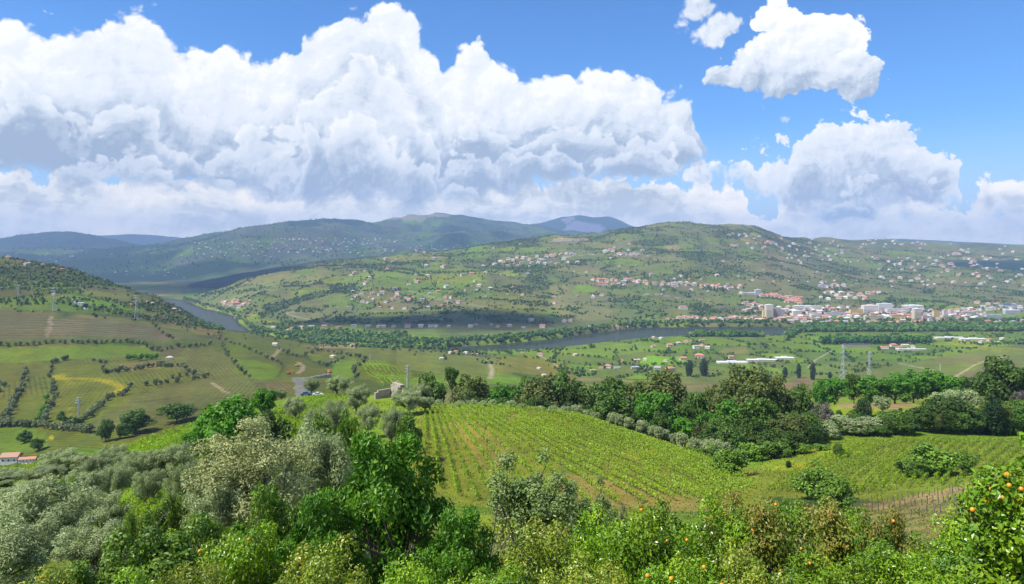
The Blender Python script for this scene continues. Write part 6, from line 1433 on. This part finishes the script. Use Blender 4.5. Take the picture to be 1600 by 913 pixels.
for o, key, px in fruit_trees:
    n = {'tall_orange': 130, 'orange': 8, 'rusty': 4, 'lemon': 2}[key] * (2 if 960 < px < 1200 and key == 'orange' else 1)
    C_ = [p for p in PROTO[key] if p[0] == o.children[0].data][0][4]; sx, sy, sz = o.scale
    ca, sa = math.cos(-o.rotation_euler[2]), math.sin(-o.rotation_euler[2])
    zk = PROTO[key][0][2] / max((C_[:, 2] + C_[:, 3]).max(), 0.1)
    for k in range(n):
        c = C_[vr.integers(len(C_))]; d = unit(np.array([vr.normal() * 0.8, -1.0 + vr.normal() * 0.4, vr.normal() * 0.6 + 0.1]))
        d = np.array([d[0] * ca - d[1] * sa, d[0] * sa + d[1] * ca, d[2]])
        p = (c[:3] + d * c[3] * (0.86 + 0.18 * vr.random())) * [1, 1, zk]
        link('orange', orange_me, o, tuple(p), 0, tuple(np.array([1 / sx, 1 / sy, 1 / sz]) * (0.62 + 0.32 * vr.random())))

# ------------------------------------------------------------------ fair-weather clouds overhead, whose shade lies on the land
def cumulus(cx_, cy_, cz_, w, d, h, seed, label):
    r_ = np.random.default_rng(seed); V, F, off = [], [], 0
    import bmesh as bmm
    base = bmm.new(); bmm.ops.create_icosphere(base, subdivisions=3, radius=1.0); bv = np.array([v.co[:] for v in base.verts]); bf = np.array([[v.index for v in f.verts] for f in base.faces]); base.free()
    for k in range(26):
        a = r_.random() * 6.283; q = r_.random() ** 0.6; s = (0.34 - 0.14 * q) * min(w, d) * (0.8 + 0.4 * r_.random())
        c = np.array([math.cos(a) * q * w * 0.42, math.sin(a) * q * d * 0.42, (1 - q) * h * 0.35])
        n = 1 + 0.35 * fbm(bv[:, 0] * 2 + k * 3.1, bv[:, 1] * 2 + bv[:, 2] * 1.7, 4, seed)
        v = bv * n[:, None] * s * [1, 1, 0.62] + c; v[:, 2] = np.maximum(v[:, 2], -h * 0.06 - 8 * fbm(v[:, 0] / 200, v[:, 1] / 200, 2, 3))
        V.append(v); F.append(bf + off); off += len(v)
    me = mesh_from('cloud', np.concatenate(V), np.concatenate(F), [CLOUDM], True)
    link('cloud', me, None, (cx_, cy_, cz_), 0, None, kind='structure', label=label)
CLOUDM, _T, _b, _o = new_mat('cloud_white'); _b.inputs['Alpha'].default_value = 0.13; _b.inputs['Base Color'].default_value = (0.9, 0.91, 0.93, 1); _b.inputs['Roughness'].default_value = 1.0; _b.inputs['Specular IOR Level'].default_value = 0
def shade_at(px, py, ymin, ymax, alt, w, d, seed, label):
    h = hitf(px, py, ymin, ymax)
    k = (alt - h[2]) / sun_dir[2]; cumulus(h[0] + sun_dir[0] * k, h[1] + sun_dir[1] * k, alt, w, d, 260, seed, label)
shade_at(720, 500, 2400, 4000, 1750, 750, 520, 1, 'flat bottomed white cloud overhead shading the foot of the hill')
shade_at(350, 445, 4300, 6500, 2500, 2100, 1500, 2, 'broad white cloud overhead shading the dark spur')
shade_at(590, 505, 2400, 4000, 1700, 520, 380, 4, 'small white cloud overhead shading the river road')

# ------------------------------------------------------------------ the air
def haze():
    s = 21500
    x0, x1, y0, y1, z0, z1 = -27000, 27000, -3200, 20700, -46.5, 1060.0
    V = np.array([(x, y, z) for z in (z0, z1) for y in (y0, y1) for x in (x0, x1)], float)
    F = np.array([[0, 2, 3, 1], [4, 5, 7, 6], [0, 1, 5, 4], [2, 6, 7, 3], [0, 4, 6, 2], [1, 3, 7, 5]])
    m = bpy.data.materials.new('haze'); m.use_nodes = True; T = NT(m.node_tree); T.n.clear()
    out = T.node('ShaderNodeOutputMaterial'); v = T.node('ShaderNodeVolumePrincipled')
    v.inputs['Color'].default_value = HAZE_COL + (1,); v.inputs['Density'].default_value = HAZE_D; v.inputs['Anisotropy'].default_value = 0.0
    T.l.new(v.outputs[0], out.inputs['Volume'])
    link('haze', mesh_from('haze', V, F, [m]), kind='stuff')
HAZE_COL = (0.44, 0.64, 0.96); HAZE_D = 0.000056
haze()
